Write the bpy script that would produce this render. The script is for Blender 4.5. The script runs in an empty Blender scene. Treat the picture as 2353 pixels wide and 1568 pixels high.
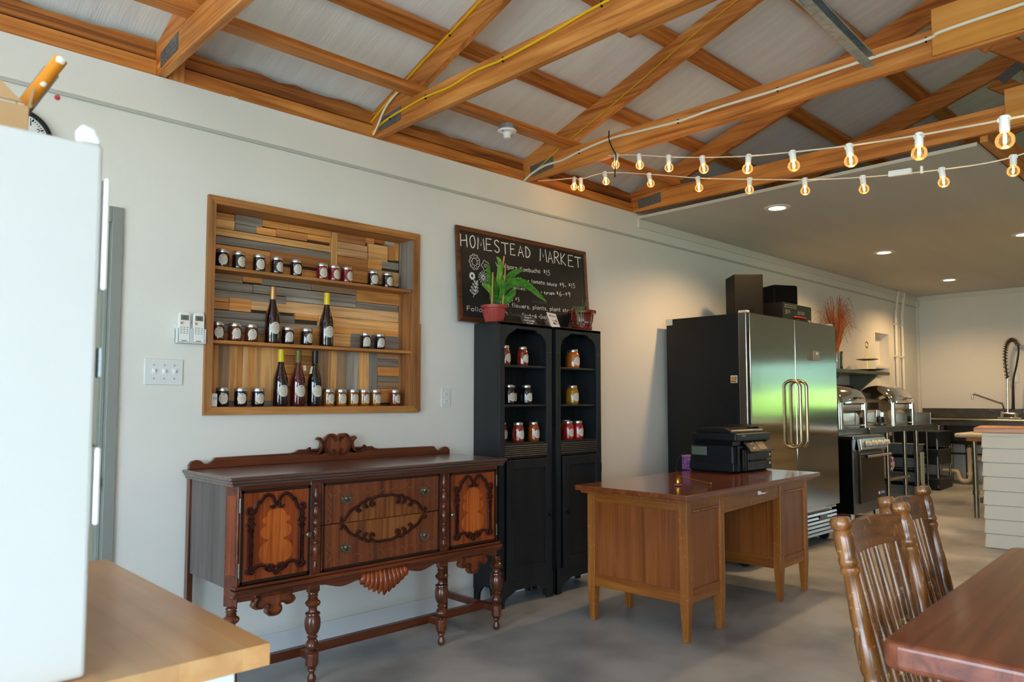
import bpy, bmesh, math, random
from mathutils import Vector, Matrix
C = bpy.context.scene.collection
sc = bpy.context.scene
random.seed(7)
PI = math.pi

# ---------------------------------------------------------------- camera
cd = bpy.data.cameras.new('camera'); cam = bpy.data.objects.new('camera', cd); C.objects.link(cam)
cam.location = (0, -3.602, 1.26)
cam.rotation_euler = (math.radians(90 + 3.567), 0, math.radians(-43.797))
cd.sensor_width = 36; cd.lens = 26.158; cd.shift_y = 0.01324
cd.clip_start = 0.05; cd.clip_end = 200
cd.dof.use_dof = True; cd.dof.focus_distance = 4.6; cd.dof.aperture_fstop = 7.1
sc.camera = cam

# ---------------------------------------------------------------- sky, sun, daylight portals, exposure
w = bpy.data.worlds.new('sky'); sc.world = w; w.use_nodes = True
nt = w.node_tree; nt.nodes.clear()
wo = nt.nodes.new('ShaderNodeOutputWorld'); bg = nt.nodes.new('ShaderNodeBackground')
geo = nt.nodes.new('ShaderNodeTexCoord'); sep = nt.nodes.new('ShaderNodeSeparateXYZ'); rmp = nt.nodes.new('ShaderNodeValToRGB')
nt.links.new(geo.outputs['Generated'], sep.inputs[0]); nt.links.new(sep.outputs['Z'], rmp.inputs[0])
rmp.color_ramp.elements[0].position = 0.0; rmp.color_ramp.elements[0].color = (0.66, 0.84, 1.0, 1)
rmp.color_ramp.elements[1].position = 0.7; rmp.color_ramp.elements[1].color = (0.45, 0.68, 1.0, 1)
nt.links.new(rmp.outputs[0], bg.inputs[0]); bg.inputs[1].default_value = 13.0
nt.links.new(bg.outputs[0], wo.inputs[0])
sd = bpy.data.lights.new('sun', 'SUN'); sd.energy = 20.0; sd.angle = 0.01; sd.color = (1, .97, .92)
so = bpy.data.objects.new('sun', sd); C.objects.link(so); so.rotation_euler = (math.radians(14), math.radians(-8), 0)
def portal(name, loc, rot, sx, sy):
    d = bpy.data.lights.new(name, 'AREA'); d.shape = 'RECTANGLE'; d.size = sx; d.size_y = sy
    d.cycles.is_portal = True
    o = bpy.data.objects.new(name, d); C.objects.link(o); o.location = loc; o.rotation_euler = rot
# openings: garage doors in the near end wall (x=-2.6) and in the front wall (y=-7.3), window in the back wall
portal('daylight_end', (-2.62, -4.0, 1.15), (0, math.radians(-90), 0), 2.3, 5.0)
portal('daylight_front', (-1.2, -7.32, 1.15), (math.radians(90), 0, 0), 1.6, 2.3)
portal('daylight_window', (11.4, -3.45, 1.44), (0, math.radians(90), 0), .92, 2.3)
sc.view_settings.view_transform = 'Standard'; sc.view_settings.look = 'None'
sc.view_settings.exposure = 0.05; sc.view_settings.gamma = 1.0
try: sc.view_settings.use_curve_mapping = False
except Exception: pass
sc.cycles.max_bounces = 10; sc.cycles.diffuse_bounces = 6; sc.cycles.glossy_bounces = 5
sc.cycles.transmission_bounces = 6; sc.cycles.transparent_max_bounces = 8
sc.cycles.caustics_reflective = False; sc.cycles.caustics_refractive = False
sc.cycles.sample_clamp_indirect = 6.0

# ---------------------------------------------------------------- materials
def lin(h):
    if not isinstance(h, str): return tuple(h) + ((1,) if len(h) == 3 else ())
    v = [int(h[i:i + 2], 16) / 255 for i in (0, 2, 4)]
    return tuple((x / 12.92 if x <= .04045 else ((x + .055) / 1.055) ** 2.4) for x in v) + (1,)
MC = {}
def base_mat(name):
    m = bpy.data.materials.new(name); m.use_nodes = True; n = m.node_tree.nodes; n.clear()
    o = n.new('ShaderNodeOutputMaterial'); b = n.new('ShaderNodeBsdfPrincipled')
    m.node_tree.links.new(b.outputs[0], o.inputs[0]); return m, n, m.node_tree.links, b
def mat(name, col, rough=.5, metal=0, var=0, vs=6, col2=None, bump=0, bs=60, coat=0, stretch=(1, 1, 1), trans=0, emit=0, spec=.5, aniso=0, detail=5, ior=1.45, vlo=.35, vhi=.65):
    if name in MC: return MC[name]
    m, n, L, b = base_mat(name); MC[name] = m
    b.inputs['Roughness'].default_value = rough; b.inputs['Metallic'].default_value = metal
    b.inputs['Specular IOR Level'].default_value = spec; b.inputs['Coat Weight'].default_value = coat
    b.inputs['Coat Roughness'].default_value = .08; b.inputs['Transmission Weight'].default_value = trans; b.inputs['IOR'].default_value = ior
    c = lin(col); b.inputs['Base Color'].default_value = c
    if emit: b.inputs['Emission Color'].default_value = c; b.inputs['Emission Strength'].default_value = emit
    if var or col2 or bump:
        tc = n.new('ShaderNodeTexCoord'); mp = n.new('ShaderNodeMapping'); mp.inputs['Scale'].default_value = stretch
        L.new(tc.outputs['Object'], mp.inputs[0])
        if var or col2:
            t = n.new('ShaderNodeTexNoise'); t.inputs['Scale'].default_value = vs; t.inputs['Detail'].default_value = detail
            r = n.new('ShaderNodeValToRGB'); L.new(mp.outputs[0], t.inputs[0]); L.new(t.outputs[0], r.inputs[0])
            c2 = lin(col2) if col2 else tuple(max(0, x * (1 - var)) for x in c[:3]) + (1,)
            r.color_ramp.elements[0].position = vlo; r.color_ramp.elements[0].color = c2
            r.color_ramp.elements[1].position = vhi; r.color_ramp.elements[1].color = c
            L.new(r.outputs[0], b.inputs['Base Color'])
        if bump:
            t2 = n.new('ShaderNodeTexNoise'); t2.inputs['Scale'].default_value = bs; t2.inputs['Detail'].default_value = 3
            bu = n.new('ShaderNodeBump'); bu.inputs['Strength'].default_value = bump; bu.inputs['Distance'].default_value = .01
            L.new(mp.outputs[0], t2.inputs[0]); L.new(t2.outputs[0], bu.inputs['Height']); L.new(bu.outputs[0], b.inputs['Normal'])
    return m
def wood(name, dark, mid, light, axis='x', scale=1.0, rough=.5, coat=0, bump=.15, attr=False, dist=1.2, spec=.5, wear=None):
    """grain runs along the object's own axis"""
    if name in MC: return MC[name]
    m, n, L, b = base_mat(name); MC[name] = m
    tc = n.new('ShaderNodeTexCoord'); mp = n.new('ShaderNodeMapping'); L.new(tc.outputs['Object'], mp.inputs[0])
    s = [26 * scale] * 3; s['xyz'.index(axis)] = 1.1 * scale; mp.inputs['Scale'].default_value = s
    oi = n.new('ShaderNodeObjectInfo'); mul = n.new('ShaderNodeMath'); mul.operation = 'MULTIPLY'; mul.inputs[1].default_value = 37.0
    L.new(oi.outputs['Random'], mul.inputs[0]); cb = n.new('ShaderNodeCombineXYZ'); L.new(mul.outputs[0], cb.inputs[0]); L.new(mul.outputs[0], cb.inputs[1])
    L.new(cb.outputs[0], mp.inputs['Location'])
    t = n.new('ShaderNodeTexNoise'); t.inputs['Scale'].default_value = 1.0; t.inputs['Detail'].default_value = 5; t.inputs['Distortion'].default_value = dist
    L.new(mp.outputs[0], t.inputs[0])
    r = n.new('ShaderNodeValToRGB'); e = r.color_ramp.elements
    e[0].position = .3; e[0].color = lin(dark); e[1].position = .72; e[1].color = lin(light)
    x = e.new(.5); x.color = lin(mid); L.new(t.outputs[0], r.inputs[0])
    # wide patches
    t3 = n.new('ShaderNodeTexNoise'); t3.inputs['Scale'].default_value = 2.2; t3.inputs['Detail'].default_value = 3; L.new(tc.outputs['Object'], t3.inputs[0])
    mx = n.new('ShaderNodeMix'); mx.data_type = 'RGBA'; mx.blend_type = 'MULTIPLY'; mx.inputs[0].default_value = .55
    r3 = n.new('ShaderNodeValToRGB'); r3.color_ramp.elements[0].position = .35; r3.color_ramp.elements[0].color = (.62, .58, .55, 1); r3.color_ramp.elements[1].position = .6
    L.new(t3.outputs[0], r3.inputs[0]); L.new(r.outputs[0], mx.inputs[6]); L.new(r3.outputs[0], mx.inputs[7]); out = mx.outputs[2]
    if attr:
        a = n.new('ShaderNodeAttribute'); a.attribute_name = 'Col'
        m2 = n.new('ShaderNodeMix'); m2.data_type = 'RGBA'; m2.blend_type = 'MULTIPLY'; m2.inputs[0].default_value = 1
        L.new(out, m2.inputs[6]); L.new(a.outputs['Color'], m2.inputs[7]); out = m2.outputs[2]
    if wear:
        t4 = n.new('ShaderNodeTexNoise'); t4.inputs['Scale'].default_value = 38; t4.inputs['Detail'].default_value = 8; t4.inputs['Roughness'].default_value = .7; L.new(tc.outputs['Object'], t4.inputs[0])
        r4 = n.new('ShaderNodeValToRGB'); r4.color_ramp.elements[0].position = .58; r4.color_ramp.elements[0].color = (0, 0, 0, 1); r4.color_ramp.elements[1].position = .66
        m4 = n.new('ShaderNodeMix'); m4.data_type = 'RGBA'; L.new(t4.outputs[0], r4.inputs[0]); L.new(r4.outputs[0], m4.inputs[0]); L.new(out, m4.inputs[6]); m4.inputs[7].default_value = lin(wear); out = m4.outputs[2]
    L.new(out, b.inputs['Base Color'])
    b.inputs['Roughness'].default_value = rough; b.inputs['Coat Weight'].default_value = coat; b.inputs['Coat Roughness'].default_value = .12
    b.inputs['Specular IOR Level'].default_value = spec
    if bump:
        bu = n.new('ShaderNodeBump'); bu.inputs['Strength'].default_value = bump; bu.inputs['Distance'].default_value = .004
        L.new(t.outputs[0], bu.inputs['Height']); L.new(bu.outputs[0], b.inputs['Normal'])
    return m
def glass(name, col, alpha=.25, rough=.03):
    """thin clear pane or wall of a vessel: mostly see-through, shiny"""
    if name in MC: return MC[name]
    m = bpy.data.materials.new(name); m.use_nodes = True; n = m.node_tree.nodes; L = m.node_tree.links; n.clear(); MC[name] = m
    o = n.new('ShaderNodeOutputMaterial'); a = n.new('ShaderNodeBsdfTransparent'); g = n.new('ShaderNodeBsdfGlossy'); x = n.new('ShaderNodeMixShader')
    f = n.new('ShaderNodeFresnel'); f.inputs[0].default_value = 1.5; ad = n.new('ShaderNodeMath'); ad.operation = 'ADD'; ad.inputs[1].default_value = alpha; ad.use_clamp = True
    a.inputs[0].default_value = lin(col); g.inputs[0].default_value = (1, 1, 1, 1); g.inputs[1].default_value = rough
    L.new(f.outputs[0], ad.inputs[0]); L.new(ad.outputs[0], x.inputs[0]); L.new(a.outputs[0], x.inputs[1]); L.new(g.outputs[0], x.inputs[2]); L.new(x.outputs[0], o.inputs[0]); return m

# ---------------------------------------------------------------- mesh helpers
class B:
    """collects shapes into one mesh"""
    def __init__(s): s.bm = bmesh.new(); s.sm = False; s.cols = None
    def box(s, x0, x1, y0, y1, z0, z1, M=None):
        v = [s.bm.verts.new((x, y, z)) for z in (z0, z1) for y in (y0, y1) for x in (x0, x1)]
        for f in ((0, 2, 3, 1), (4, 5, 7, 6), (0, 1, 5, 4), (2, 6, 7, 3), (0, 4, 6, 2), (1, 3, 7, 5)): s.bm.faces.new([v[i] for i in f])
        if M is not None:
            for q in v: q.co = M @ q.co
        return s
    def prism(s, pts, axis, a, b, M=None):
        """pts: 2-D outline; axis x -> (y,z), y -> (x,z), z -> (x,y)"""
        def P(u, v, d): return {'x': (d, u, v), 'y': (u, d, v), 'z': (u, v, d)}[axis]
        lo = [s.bm.verts.new(P(u, v, a)) for u, v in pts]; hi = [s.bm.verts.new(P(u, v, b)) for u, v in pts]
        n = len(pts); fs = [s.bm.faces.new(lo), s.bm.faces.new(hi[::-1])]
        for i in range(n): fs.append(s.bm.faces.new((lo[i], hi[i], hi[(i + 1) % n], lo[(i + 1) % n])))
        if M is not None:
            for q in lo + hi: q.co = M @ q.co
        s.fix = True; return s
    def lathe(s, prof, cx=0, cy=0, cz=0, n=20, M=None, a0=0, a1=2 * PI, wob=None):
        s.sm = True; full = abs(a1 - a0 - 2 * PI) < 1e-6; R = []; allv = []
        for r, z in prof:
            if r < 1e-6: ring = [s.bm.verts.new((cx, cy, cz + z))]
            else: ring = [s.bm.verts.new((cx + r * math.cos(a0 + (a1 - a0) * i / (n if full else n - 1)), cy + r * math.sin(a0 + (a1 - a0) * i / (n if full else n - 1)), cz + z)) for i in range(n)]
            R.append(ring); allv += ring
        for A, D in zip(R, R[1:]):
            for i in range(n if full else n - 1):
                j = (i + 1) % n
                q = [A[i % len(A)], A[j % len(A)], D[j % len(D)], D[i % len(D)]]
                u = []
                for v in q:
                    if v not in u: u.append(v)
                if len(u) > 2:
                    try: s.bm.faces.new(u)
                    except ValueError: pass
        if full and prof[0] != prof[-1]:
            for ring in (R[0], R[-1]):
                if len(ring) > 2:
                    try: s.bm.faces.new(ring)
                    except ValueError: pass
        if M is not None:
            for v in allv: v.co = M @ v.co
        s.fix = True; return s
    def tube(s, pts, r, n=8, M=None, closed=False, flat=1.0):
        s.sm = True; pts = [Vector(p) for p in pts]; R = []; k = len(pts); up = None
        rr = r if isinstance(r, (list, tuple)) else [r] * k
        for i, p in enumerate(pts):
            if closed: t = pts[(i + 1) % k] - pts[i - 1]
            else: t = pts[min(i + 1, k - 1)] - pts[max(i - 1, 0)]
            t.normalize()
            if up is None:
                up = Vector((0, 0, 1)) if abs(t.z) < .9 else Vector((1, 0, 0))
            a = t.cross(up); a.normalize(); up = a.cross(t); up.normalize()
            R.append([s.bm.verts.new(p + (a * math.cos(2 * PI * j / n) + up * flat * math.sin(2 * PI * j / n)) * rr[i]) for j in range(n)])
        for i in range(k if closed else k - 1):
            A, D = R[i], R[(i + 1) % k]
            for j in range(n): s.bm.faces.new((A[j], A[(j + 1) % n], D[(j + 1) % n], D[j]))
        if not closed: s.bm.faces.new(R[0][::-1]); s.bm.faces.new(R[-1])
        if M is not None:
            for ring in R:
                for v in ring: v.co = M @ v.co
        s.fix = True; return s
    def sweep(s, path, prof, place, closed=False):
        """moulding: prof [(across, height)] swept along a planar path; place(u, v, h) -> world"""
        s.sm = True; k = len(path); R = []
        for i in range(k):
            a = path[(i - 1) % k] if closed or i > 0 else path[i]; b = path[(i + 1) % k] if closed or i < k - 1 else path[i]
            tx, ty = b[0] - a[0], b[1] - a[1]; d = math.hypot(tx, ty) or 1; nx, ny = -ty / d, tx / d
            R.append([s.bm.verts.new(place(path[i][0] + nx * c, path[i][1] + ny * c, h)) for c, h in prof])
        for i in range(k if closed else k - 1):
            A, D = R[i], R[(i + 1) % k]
            for j in range(len(prof) - 1): s.bm.faces.new((A[j], A[j + 1], D[j + 1], D[j]))
        if not closed and len(prof) > 2:
            for r in (R[0], R[-1]):
                try: s.bm.faces.new(r)
                except ValueError: pass
        s.fix = True; return s
    def ball(s, c, r, n=12, sc_=(1, 1, 1)):
        s.sm = True
        m = Matrix.Translation(c) @ Matrix.Diagonal((r * sc_[0], r * sc_[1], r * sc_[2], 1))
        bmesh.ops.create_uvsphere(s.bm, u_segments=n, v_segments=max(6, n // 2 + 2), radius=1, matrix=m); return s
    def quad(s, a, b, c, d): s.bm.faces.new([s.bm.verts.new(p) for p in (a, b, c, d)]); return s
    def poly(s, pts): s.bm.faces.new([s.bm.verts.new(p) for p in pts]); return s
def obj(name, b, m, parent=None, bev=0, seg=2, loc=None, rz=None, sharp=40):
    bm = b.bm
    bmesh.ops.recalc_face_normals(bm, faces=bm.faces)
    me = bpy.data.meshes.new(name); bm.to_mesh(me); bm.free()
    if b.sm:
        for p in me.polygons: p.use_smooth = True
        try: me.set_sharp_from_angle(angle=math.radians(sharp))
        except Exception: pass
    me.materials.append(m)
    o = bpy.data.objects.new(name, me); C.objects.link(o)
    if parent is not None: o.parent = parent
    if bev:
        k = o.modifiers.new('bevel', 'BEVEL'); k.width = bev; k.segments = seg; k.limit_method = 'ANGLE'; k.angle_limit = math.radians(40)
        try: k.harden_normals = False
        except Exception: pass
    if loc is not None: o.location = loc
    if rz is not None: o.rotation_euler = (0, 0, rz)
    return o
def tag(o, label, cat, group=None):
    o['label'] = label; o['category'] = cat
    if group: o['group'] = group
    return o
def thing(name, label, cat, loc=(0, 0, 0), rz=0, group=None):
    o = bpy.data.objects.new(name, None); C.objects.link(o); o.empty_display_size = .1
    o.location = loc; o.rotation_euler = (0, 0, rz); return tag(o, label, cat, group)
def struct(name, b, m, bev=0, parent=None):
    o = obj(name, b, m, parent, bev)
    if parent is None: o['kind'] = 'structure'
    return o
KIDS = {}
def dup(root, loc, rz=None, label=None, group=None):
    def cp(o, par):
        c = o.copy(); C.objects.link(c)
        if par is not None: c.parent = par
        for ch in list(o.children): cp(ch, c)
        return c
    r = cp(root, None); r.location = loc
    if rz is not None: r.rotation_euler = (0, 0, rz)
    if label: r['label'] = label
    if group: r['group'] = group
    return r
def smooth(pts, k=6, closed=False):
    """Catmull-Rom through the points"""
    n = len(pts); out = []; d = len(pts[0])
    rng = range(n if closed else n - 1)
    for i in rng:
        g = lambda j: pts[j % n] if closed else pts[max(0, min(n - 1, j))]
        p0, p1, p2, p3 = g(i - 1), g(i), g(i + 1), g(i + 2)
        for q in range(k):
            t = q / k
            out.append(tuple(.5 * ((2 * p1[a]) + (-p0[a] + p2[a]) * t + (2 * p0[a] - 5 * p1[a] + 4 * p2[a] - p3[a]) * t * t + (-p0[a] + 3 * p1[a] - 3 * p2[a] + p3[a]) * t ** 3) for a in range(d)))
    if not closed: out.append(tuple(pts[-1]))
    return out
def arc(cx, cy, r, a0, a1, n=10): return [(cx + r * math.cos(math.radians(a0 + (a1 - a0) * i / n)), cy + r * math.sin(math.radians(a0 + (a1 - a0) * i / n))) for i in range(n + 1)]
def fz(x): return max(0.0, (x - 5.0) * .03)       # the slab rises gently towards the kitchen
def rot(ax, deg, about=(0, 0, 0)):
    return Matrix.Translation(about) @ Matrix.Rotation(math.radians(deg), 4, ax) @ Matrix.Translation([-v for v in about])

# ================================================================ shared materials
wall_paint = mat('wall_paint', 'e8e4da', .62, var=.05, vs=1.2, bump=.05, bs=90)
ceil_paint = mat('ceiling_paint', 'cfc8ba', .6, var=.06, vs=1.5, bump=.05, bs=60, stretch=(.3, 3, 1))
trim_paint = mat('trim_paint', 'dedace', .45)
membrane = mat('roof_membrane', 'f6f8ec', .5, var=.1, vs=3.2, bump=.22, bs=16, stretch=(6, .35, 1), col2='eeeee4')
concrete = mat('concrete', 'b2b4b4', .36, vs=1.7, col2='7d8082', bump=.04, bs=25, detail=10, vlo=.32, vhi=.60, spec=.45)
fir = dict(dark='a0561a', mid='cf8034', light='e09a50')
beam_x = wood('fir_board', axis='x', scale=.8, rough=.55, dist=1.6, **fir)
beam_y = wood('fir_truss', axis='y', scale=.6, rough=.55, dist=2.4, **fir)
beam_dark = wood('fir_dark', '4e2508', 'a8601e', 'd0883c', 'x', .45, .6, dist=2.5)  # darker, coarser-grained fir for the rough eave boards
ply = wood('plywood', 'bc741f', 'd9923a', 'e4a654', 'y', .35, .5, dist=2.5)
galv = mat('galvanised_steel', 'a8b0ae', .5, .6, var=.3, vs=40)
plate_m = mat('nail_plate_steel', '8d9090', .5, .7, var=.5, vs=120)
steel = mat('stainless', 'b9b4a6', .22, 1, var=.06, vs=3, stretch=(1, 1, 30))
chrome = mat('chrome', 'd8d4cc', .08, 1)
brass = mat('brass', 'c89a3c', .2, 1)
white_pl = mat('white_plastic', 'eeece6', .35)
black_pl = mat('black_plastic', '14171a', .38)
black_gl = mat('black_gloss', '0b0d0e', .15)
white_en = mat('white_enamel', 'd0cdc6', .3)
paper = mat('label_paper', 'd8cdbb', .6)
ink = mat('label_ink', '4a443c', .7)
chalk = mat('chalk', 'f2efe6', .8)
card = mat('cardboard', 'c39a6c', .8, var=.08, vs=10)

# ================================================================ the setting
bb = B()
xs = [-4.2 + .4 * i for i in range(41)]
for i in range(len(xs) - 1):
    a, b_ = xs[i], xs[i + 1]
    bb.quad((a, -7.6, fz(a)), (b_, -7.6, fz(b_)), (b_, .1, fz(b_)), (a, .1, fz(a)))
bmesh.ops.remove_doubles(bb.bm, verts=bb.bm.verts, dist=1e-4)
struct('floor', bb, concrete)

NX0, NX1, NZ0, NZ1 = 1.425, 2.642, 1.212, 2.242
b = B(); T = .16
def col(x0, x1, holes):
    z = 0
    for h0, h1 in holes + [(2.775, None)]:
        if h0 > z: b.box(x0, x1, 0, T, z, h0)
        z = h1
col(-2.6, .13, []); col(.13, 1.0, [(0, 2.075)]); col(1.0, NX0, []); col(NX0, NX1, [(NZ0, NZ1)]); col(NX1, 9.84, [])
col(9.84, 10.3, [(1.38, 2.13)]); col(10.3, 11.52, [])
b.box(9.83, 10.31, .12, T, 1.37, 2.14)
b.box(9.84, 10.3, .01, .12, 1.685, 1.715)
b.box(-2.6, 11.52, .145, .16, 2.775, 2.958)
struct('wall_left', b, wall_paint)
b = B(); b.box(-2.6, 11.37, -.012, 0, 2.588, 2.775); struct('trim_1', b, wall_paint)
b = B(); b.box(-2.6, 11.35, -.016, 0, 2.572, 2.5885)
struct('trim_5', b, mat('grey_strip', 'bdbcb2', .6), .003)  # narrow raised strip, slightly darker grey than the wall
b = B(); b.box(4.85, 11.35, -.03, -.012, 2.66, 2.73)
struct('trim_2', b, trim_paint, .003)
b = B(); b.box(11.35, 11.37, -7.0, -.03, 2.665, 2.73)
struct('trim_3', b, trim_paint, .003)
b = B(); b.box(11.34, 11.37, -.035, 0, .2, 2.58); b.box(11.325, 11.37, -.05, -.012, 2.58, 2.662)
struct('trim_4', b, trim_paint, .003)
b = B(); b.box(1.03, 5.2, -.012, 0, 0, .091)
for i in range(12):
    a = 5.2 + i * .5; b.prism([(a, fz(a)), (a + .5, fz(a + .5)), (a + .5, fz(a + .5) + .091), (a, fz(a) + .091)], 'y', -.012, 0)
struct('baseboard_left', b, mat('baseboard_paint', 'e4e6e6', .4), .002)
# back wall with a window towards the lawn
b = B(); x0, x1 = 11.37, 11.52
for y0, y1, z0, z1 in ((-2.3, 0, 0, 2.775), (-4.6, -2.3, 0, .98), (-4.6, -2.3, 1.9, 2.775), (-7.45, -4.6, 0, 2.775)): b.box(x0, x1, y0, y1, z0, z1)
b.prism([(.15, 2.775), (-7.45, 2.775), (-3.65, 4.18)], 'x', x0, x1)
struct('wall_back', b, wall_paint)
b = B()
for y0, y1, z0, z1 in ((-2.34, -2.3, .98, 1.9), (-4.6, -4.56, .98, 1.9), (-4.56, -2.34, .98, 1.02), (-4.56, -2.34, 1.86, 1.9)): b.box(11.39, 11.47, y0, y1, z0, z1)
wf = struct('window_1', b, trim_paint, .004)
b = B(); b.box(11.425, 11.43, -4.56, -2.34, 1.02, 1.86)
struct('pane', b, glass('window_glass', 'ffffff', .02), parent=wf)
b = B()
for y0, y1, z0, z1 in ((-1.5, .16, 0, 2.775), (-6.5, -1.5, 2.3, 2.775), (-7.45, -6.5, 0, 2.775)): b.box(-2.75, -2.6, y0, y1, z0, z1)
b.prism([(.15, 2.775), (-7.45, 2.775), (-3.65, 4.18)], 'x', -2.75, -2.6)
struct('wall_front', b, wall_paint)
b = B()
for x0, x1, z0, z1 in ((-2.75, -2.0, 0, 2.95), (-2.0, -.4, 2.3, 2.95), (-.4, 11.5, 0, 2.95)): b.box(x0, x1, -7.45, -7.3 if z1 < 2.9 or True else 0, z0, z1)
struct('wall_right', b, wall_paint)
# flat plastered ceiling over the kitchen end
b = B(); b.box(4.85, 11.37, -2.42, 0, 2.73, 2.752)
struct('ceiling', b, ceil_paint)
# stapled white membrane under the gable roof
def roof_z(y): return 2.945 + .3333 * (-y if y > -3.65 else 7.3 + y) + .042
b = B()
ny = 60; nx = 58
for side in (0, 1):
    grid = []
    for i in range(nx + 1):
        x = -2.7 + 14.2 * i / nx; row = []
        for j in range(ny + 1):
            y = .42 - 4.07 * j / ny
            ph = ((-y - .02) / .59) % 1.0
            sag = (.028 * math.sin(PI * ph) ** 2) * (.7 + .3 * math.sin(x * 5.1 + 1.3)) + .003 * math.sin(x * 37 + math.sin(y * 2) * 2)
            yy = y if side == 0 else -7.3 - y
            row.append(b.bm.verts.new((x, yy, roof_z(y) + .02 - sag * .55)))
        grid.append(row)
    for i in range(nx):
        for j in range(ny): b.bm.faces.new((grid[i][j], grid[i + 1][j], grid[i + 1][j + 1], grid[i][j + 1]))
b.sm = True
struct('ceiling', b, membrane)
b = B(); b.prism([(.6, 2.93), (-3.65, 4.347), (-7.9, 2.93), (-7.9, 2.98), (-3.65, 4.4), (.6, 2.98)], 'x', -2.9, 11.7)
struct('ceiling', b, mat('roof_metal', '6a6d6e', .6))

# door in the left wall
d1 = struct('door_1', B().box(.15, .978, .06, .1, .01, 2.05), mat('door_paint', 'a6a48f', .4, var=.05, vs=3), .002)
b = B(); b.box(.978, 1.026, -.014, .1, 0, 2.126); b.box(.08, .15, -.014, .1, 0, 2.126); b.box(.15, .978, -.014, .1, 2.055, 2.126)
b.box(.962, .978, .02, .06, 0, 2.055)
struct('frame', b, mat('door_frame_paint', '8d8f87', .4), .003, d1)
b = B(); M = Matrix.Translation((.93, .06, 1.04)) @ Matrix.Rotation(PI / 2, 4, 'X')
b.lathe([(.033, 0), (.033, .006), (.027, .014), (.02, .02), (.02, .024), (.012, .026), (0, .026)], n=24, M=M)
struct('deadbolt', b, brass, 0, d1)
b = B(); M = Matrix.Translation((.93, .06, .905)) @ Matrix.Rotation(PI / 2, 4, 'X')
b.lathe([(.034, 0), (.034, .005), (.026, .012), (.014, .02), (.013, .035), (.024, .045), (.029, .058), (.026, .07), (.016, .077), (0, .079)], n=24, M=M)
struct('door_handle', b, brass, 0, d1)
b = B(); b.box(.974, .98, .03, .058, .87, .94); b.box(.974, .98, .03, .058, 1.0, 1.07)
struct('strike_plate', b, brass, 0, d1)

# outdoors, seen only in reflections
b = B(); b.box(-40, 60, -45, 40, -.2, -.06)
dr = B(); dr.box(-14, -2.6, -22, 8, -.06, -.02); dr.box(-2.6, 11.4, -22, -7.46, -.06, -.02)
struct('floor', dr, mat('added_driveway_concrete', 'b6b3ac', .8, var=.1, vs=1))  # unseen driveway, added to bounce neutral sunlight indoors instead of lawn green
o = obj('lawn', b, mat('lawn_grass', '7d9c36', .8, var=.4, vs=.6)); tag(o, 'bright green lawn outside the openings', 'lawn'); o['kind'] = 'stuff'
b = B()
for i in range(46):
    b.ball((26 + random.uniform(-2, 2) + 4, -32 + i * 1.3, 0.3 + random.uniform(0, .5)), random.uniform(1.2, 1.7), 9, (1, 1, .8))
o = obj('hedge', b, mat('hedge_leaves', '74963c', .8, var=.4, vs=2)); tag(o, 'row of green bushes beyond the lawn outside', 'hedge')

b = B()
for i in range(40): b.ball((46 + random.uniform(-3, 3), -45 + i * 1.9, random.uniform(2.5, 4.5)), random.uniform(2.4, 3.6), 9, (1, 1, 1.3))
o = obj('tree_line', b, mat('distant_leaves', '7f9694', .8, var=.3, vs=1)); tag(o, 'pale hazy row of trees far beyond the hedge outside', 'trees'); o['kind'] = 'stuff'

# ================================================================ roof carpentry
TX = [1.15, 2.345, 3.58, 4.81, 6.04, 7.27]
ORD = ['nearest the camera, over the wall clock', 'carrying the yellow cables, ending over the niche shelf', 'carrying the flat white cable and the tied string lights', 'along the edge of the plastered kitchen ceiling', 'just beyond the kitchen ceiling edge', 'deepest one above the kitchen']
def mirror(p): return [(-7.3 - y, z) for y, z in p]
for k, x in enumerate(TX):
    t = thing('roof_truss', 'exposed fir roof truss, ' + ORD[k], 'roof truss', (x, 0, 2.778), 0, 'exposed roof trusses')
    def tb(name, b, m, bev=.003):
        o = obj(name, b, m, t, bev); o.location = (-x, 0, -2.778); return o
    yb = -2.9
    tb('bottom_chord', B().prism([(.066, 2.778), (-.35, 2.915), (-6.95, 2.915), (-7.366, 2.778)], 'x', x, x + .038), beam_y)
    up = [(.066, 2.779), (.14, 2.779), (.14, 2.898), (-3.65, 4.161), (-3.65, 4.013), (-.35, 2.9165)]
    tb('top_chord', B().prism(up, 'x', x, x + .038), beam_y)
    tb('top_chord', B().prism(mirror(up), 'x', x, x + .038), beam_y)
    w1 = [(-2.2, 3.50), (-2.30, 3.56), (-3.06, 2.918), (-2.93, 2.918)]
    tb('web', B().prism(w1, 'x', x + .001, x + .037), beam_y)
    w2 = [(-2.93, 2.918), (-2.93 + .09, 2.918), (-3.55, 3.975), (-3.64, 4.0)]
    w2 = [(-3.1, 2.918), (-3.0, 2.918), (-3.56, 3.98), (-3.65, 4.0)]
    tb('web', B().prism(w2, 'x', x + .001, x + .037), beam_y)
    tb('web', B().prism(mirror(w1), 'x', x + .001, x + .037), beam_y)
    tb('web', B().prism(mirror(w2), 'x', x + .001, x + .037), beam_y)
    tb('gusset', B().box(x - .013, x, -3.75, -2.575, 2.788, 3.0), ply, .002)
    b = B(); b.prism([(-.055, 2.8), (-.27, 2.815), (-.265, 2.895), (-.05, 2.872)], 'x', x - .003, x)
    for i in range(7):
        for j in range(3): b.box(x - .0045, x - .003, -.075 - i * .028 - .012, -.075 - i * .028, 2.815 + j * .02, 2.825 + j * .02)
    tb('nail_plate', b, plate_m, 0)
    b = B(); b.box(x - .003, x, -.09, .06, -.035, .035, Matrix.Translation((0, -2.34, 3.55)) @ Matrix.Rotation(math.radians(-32), 4, 'X'))
    tb('nail_plate', b, plate_m, 0)
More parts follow.
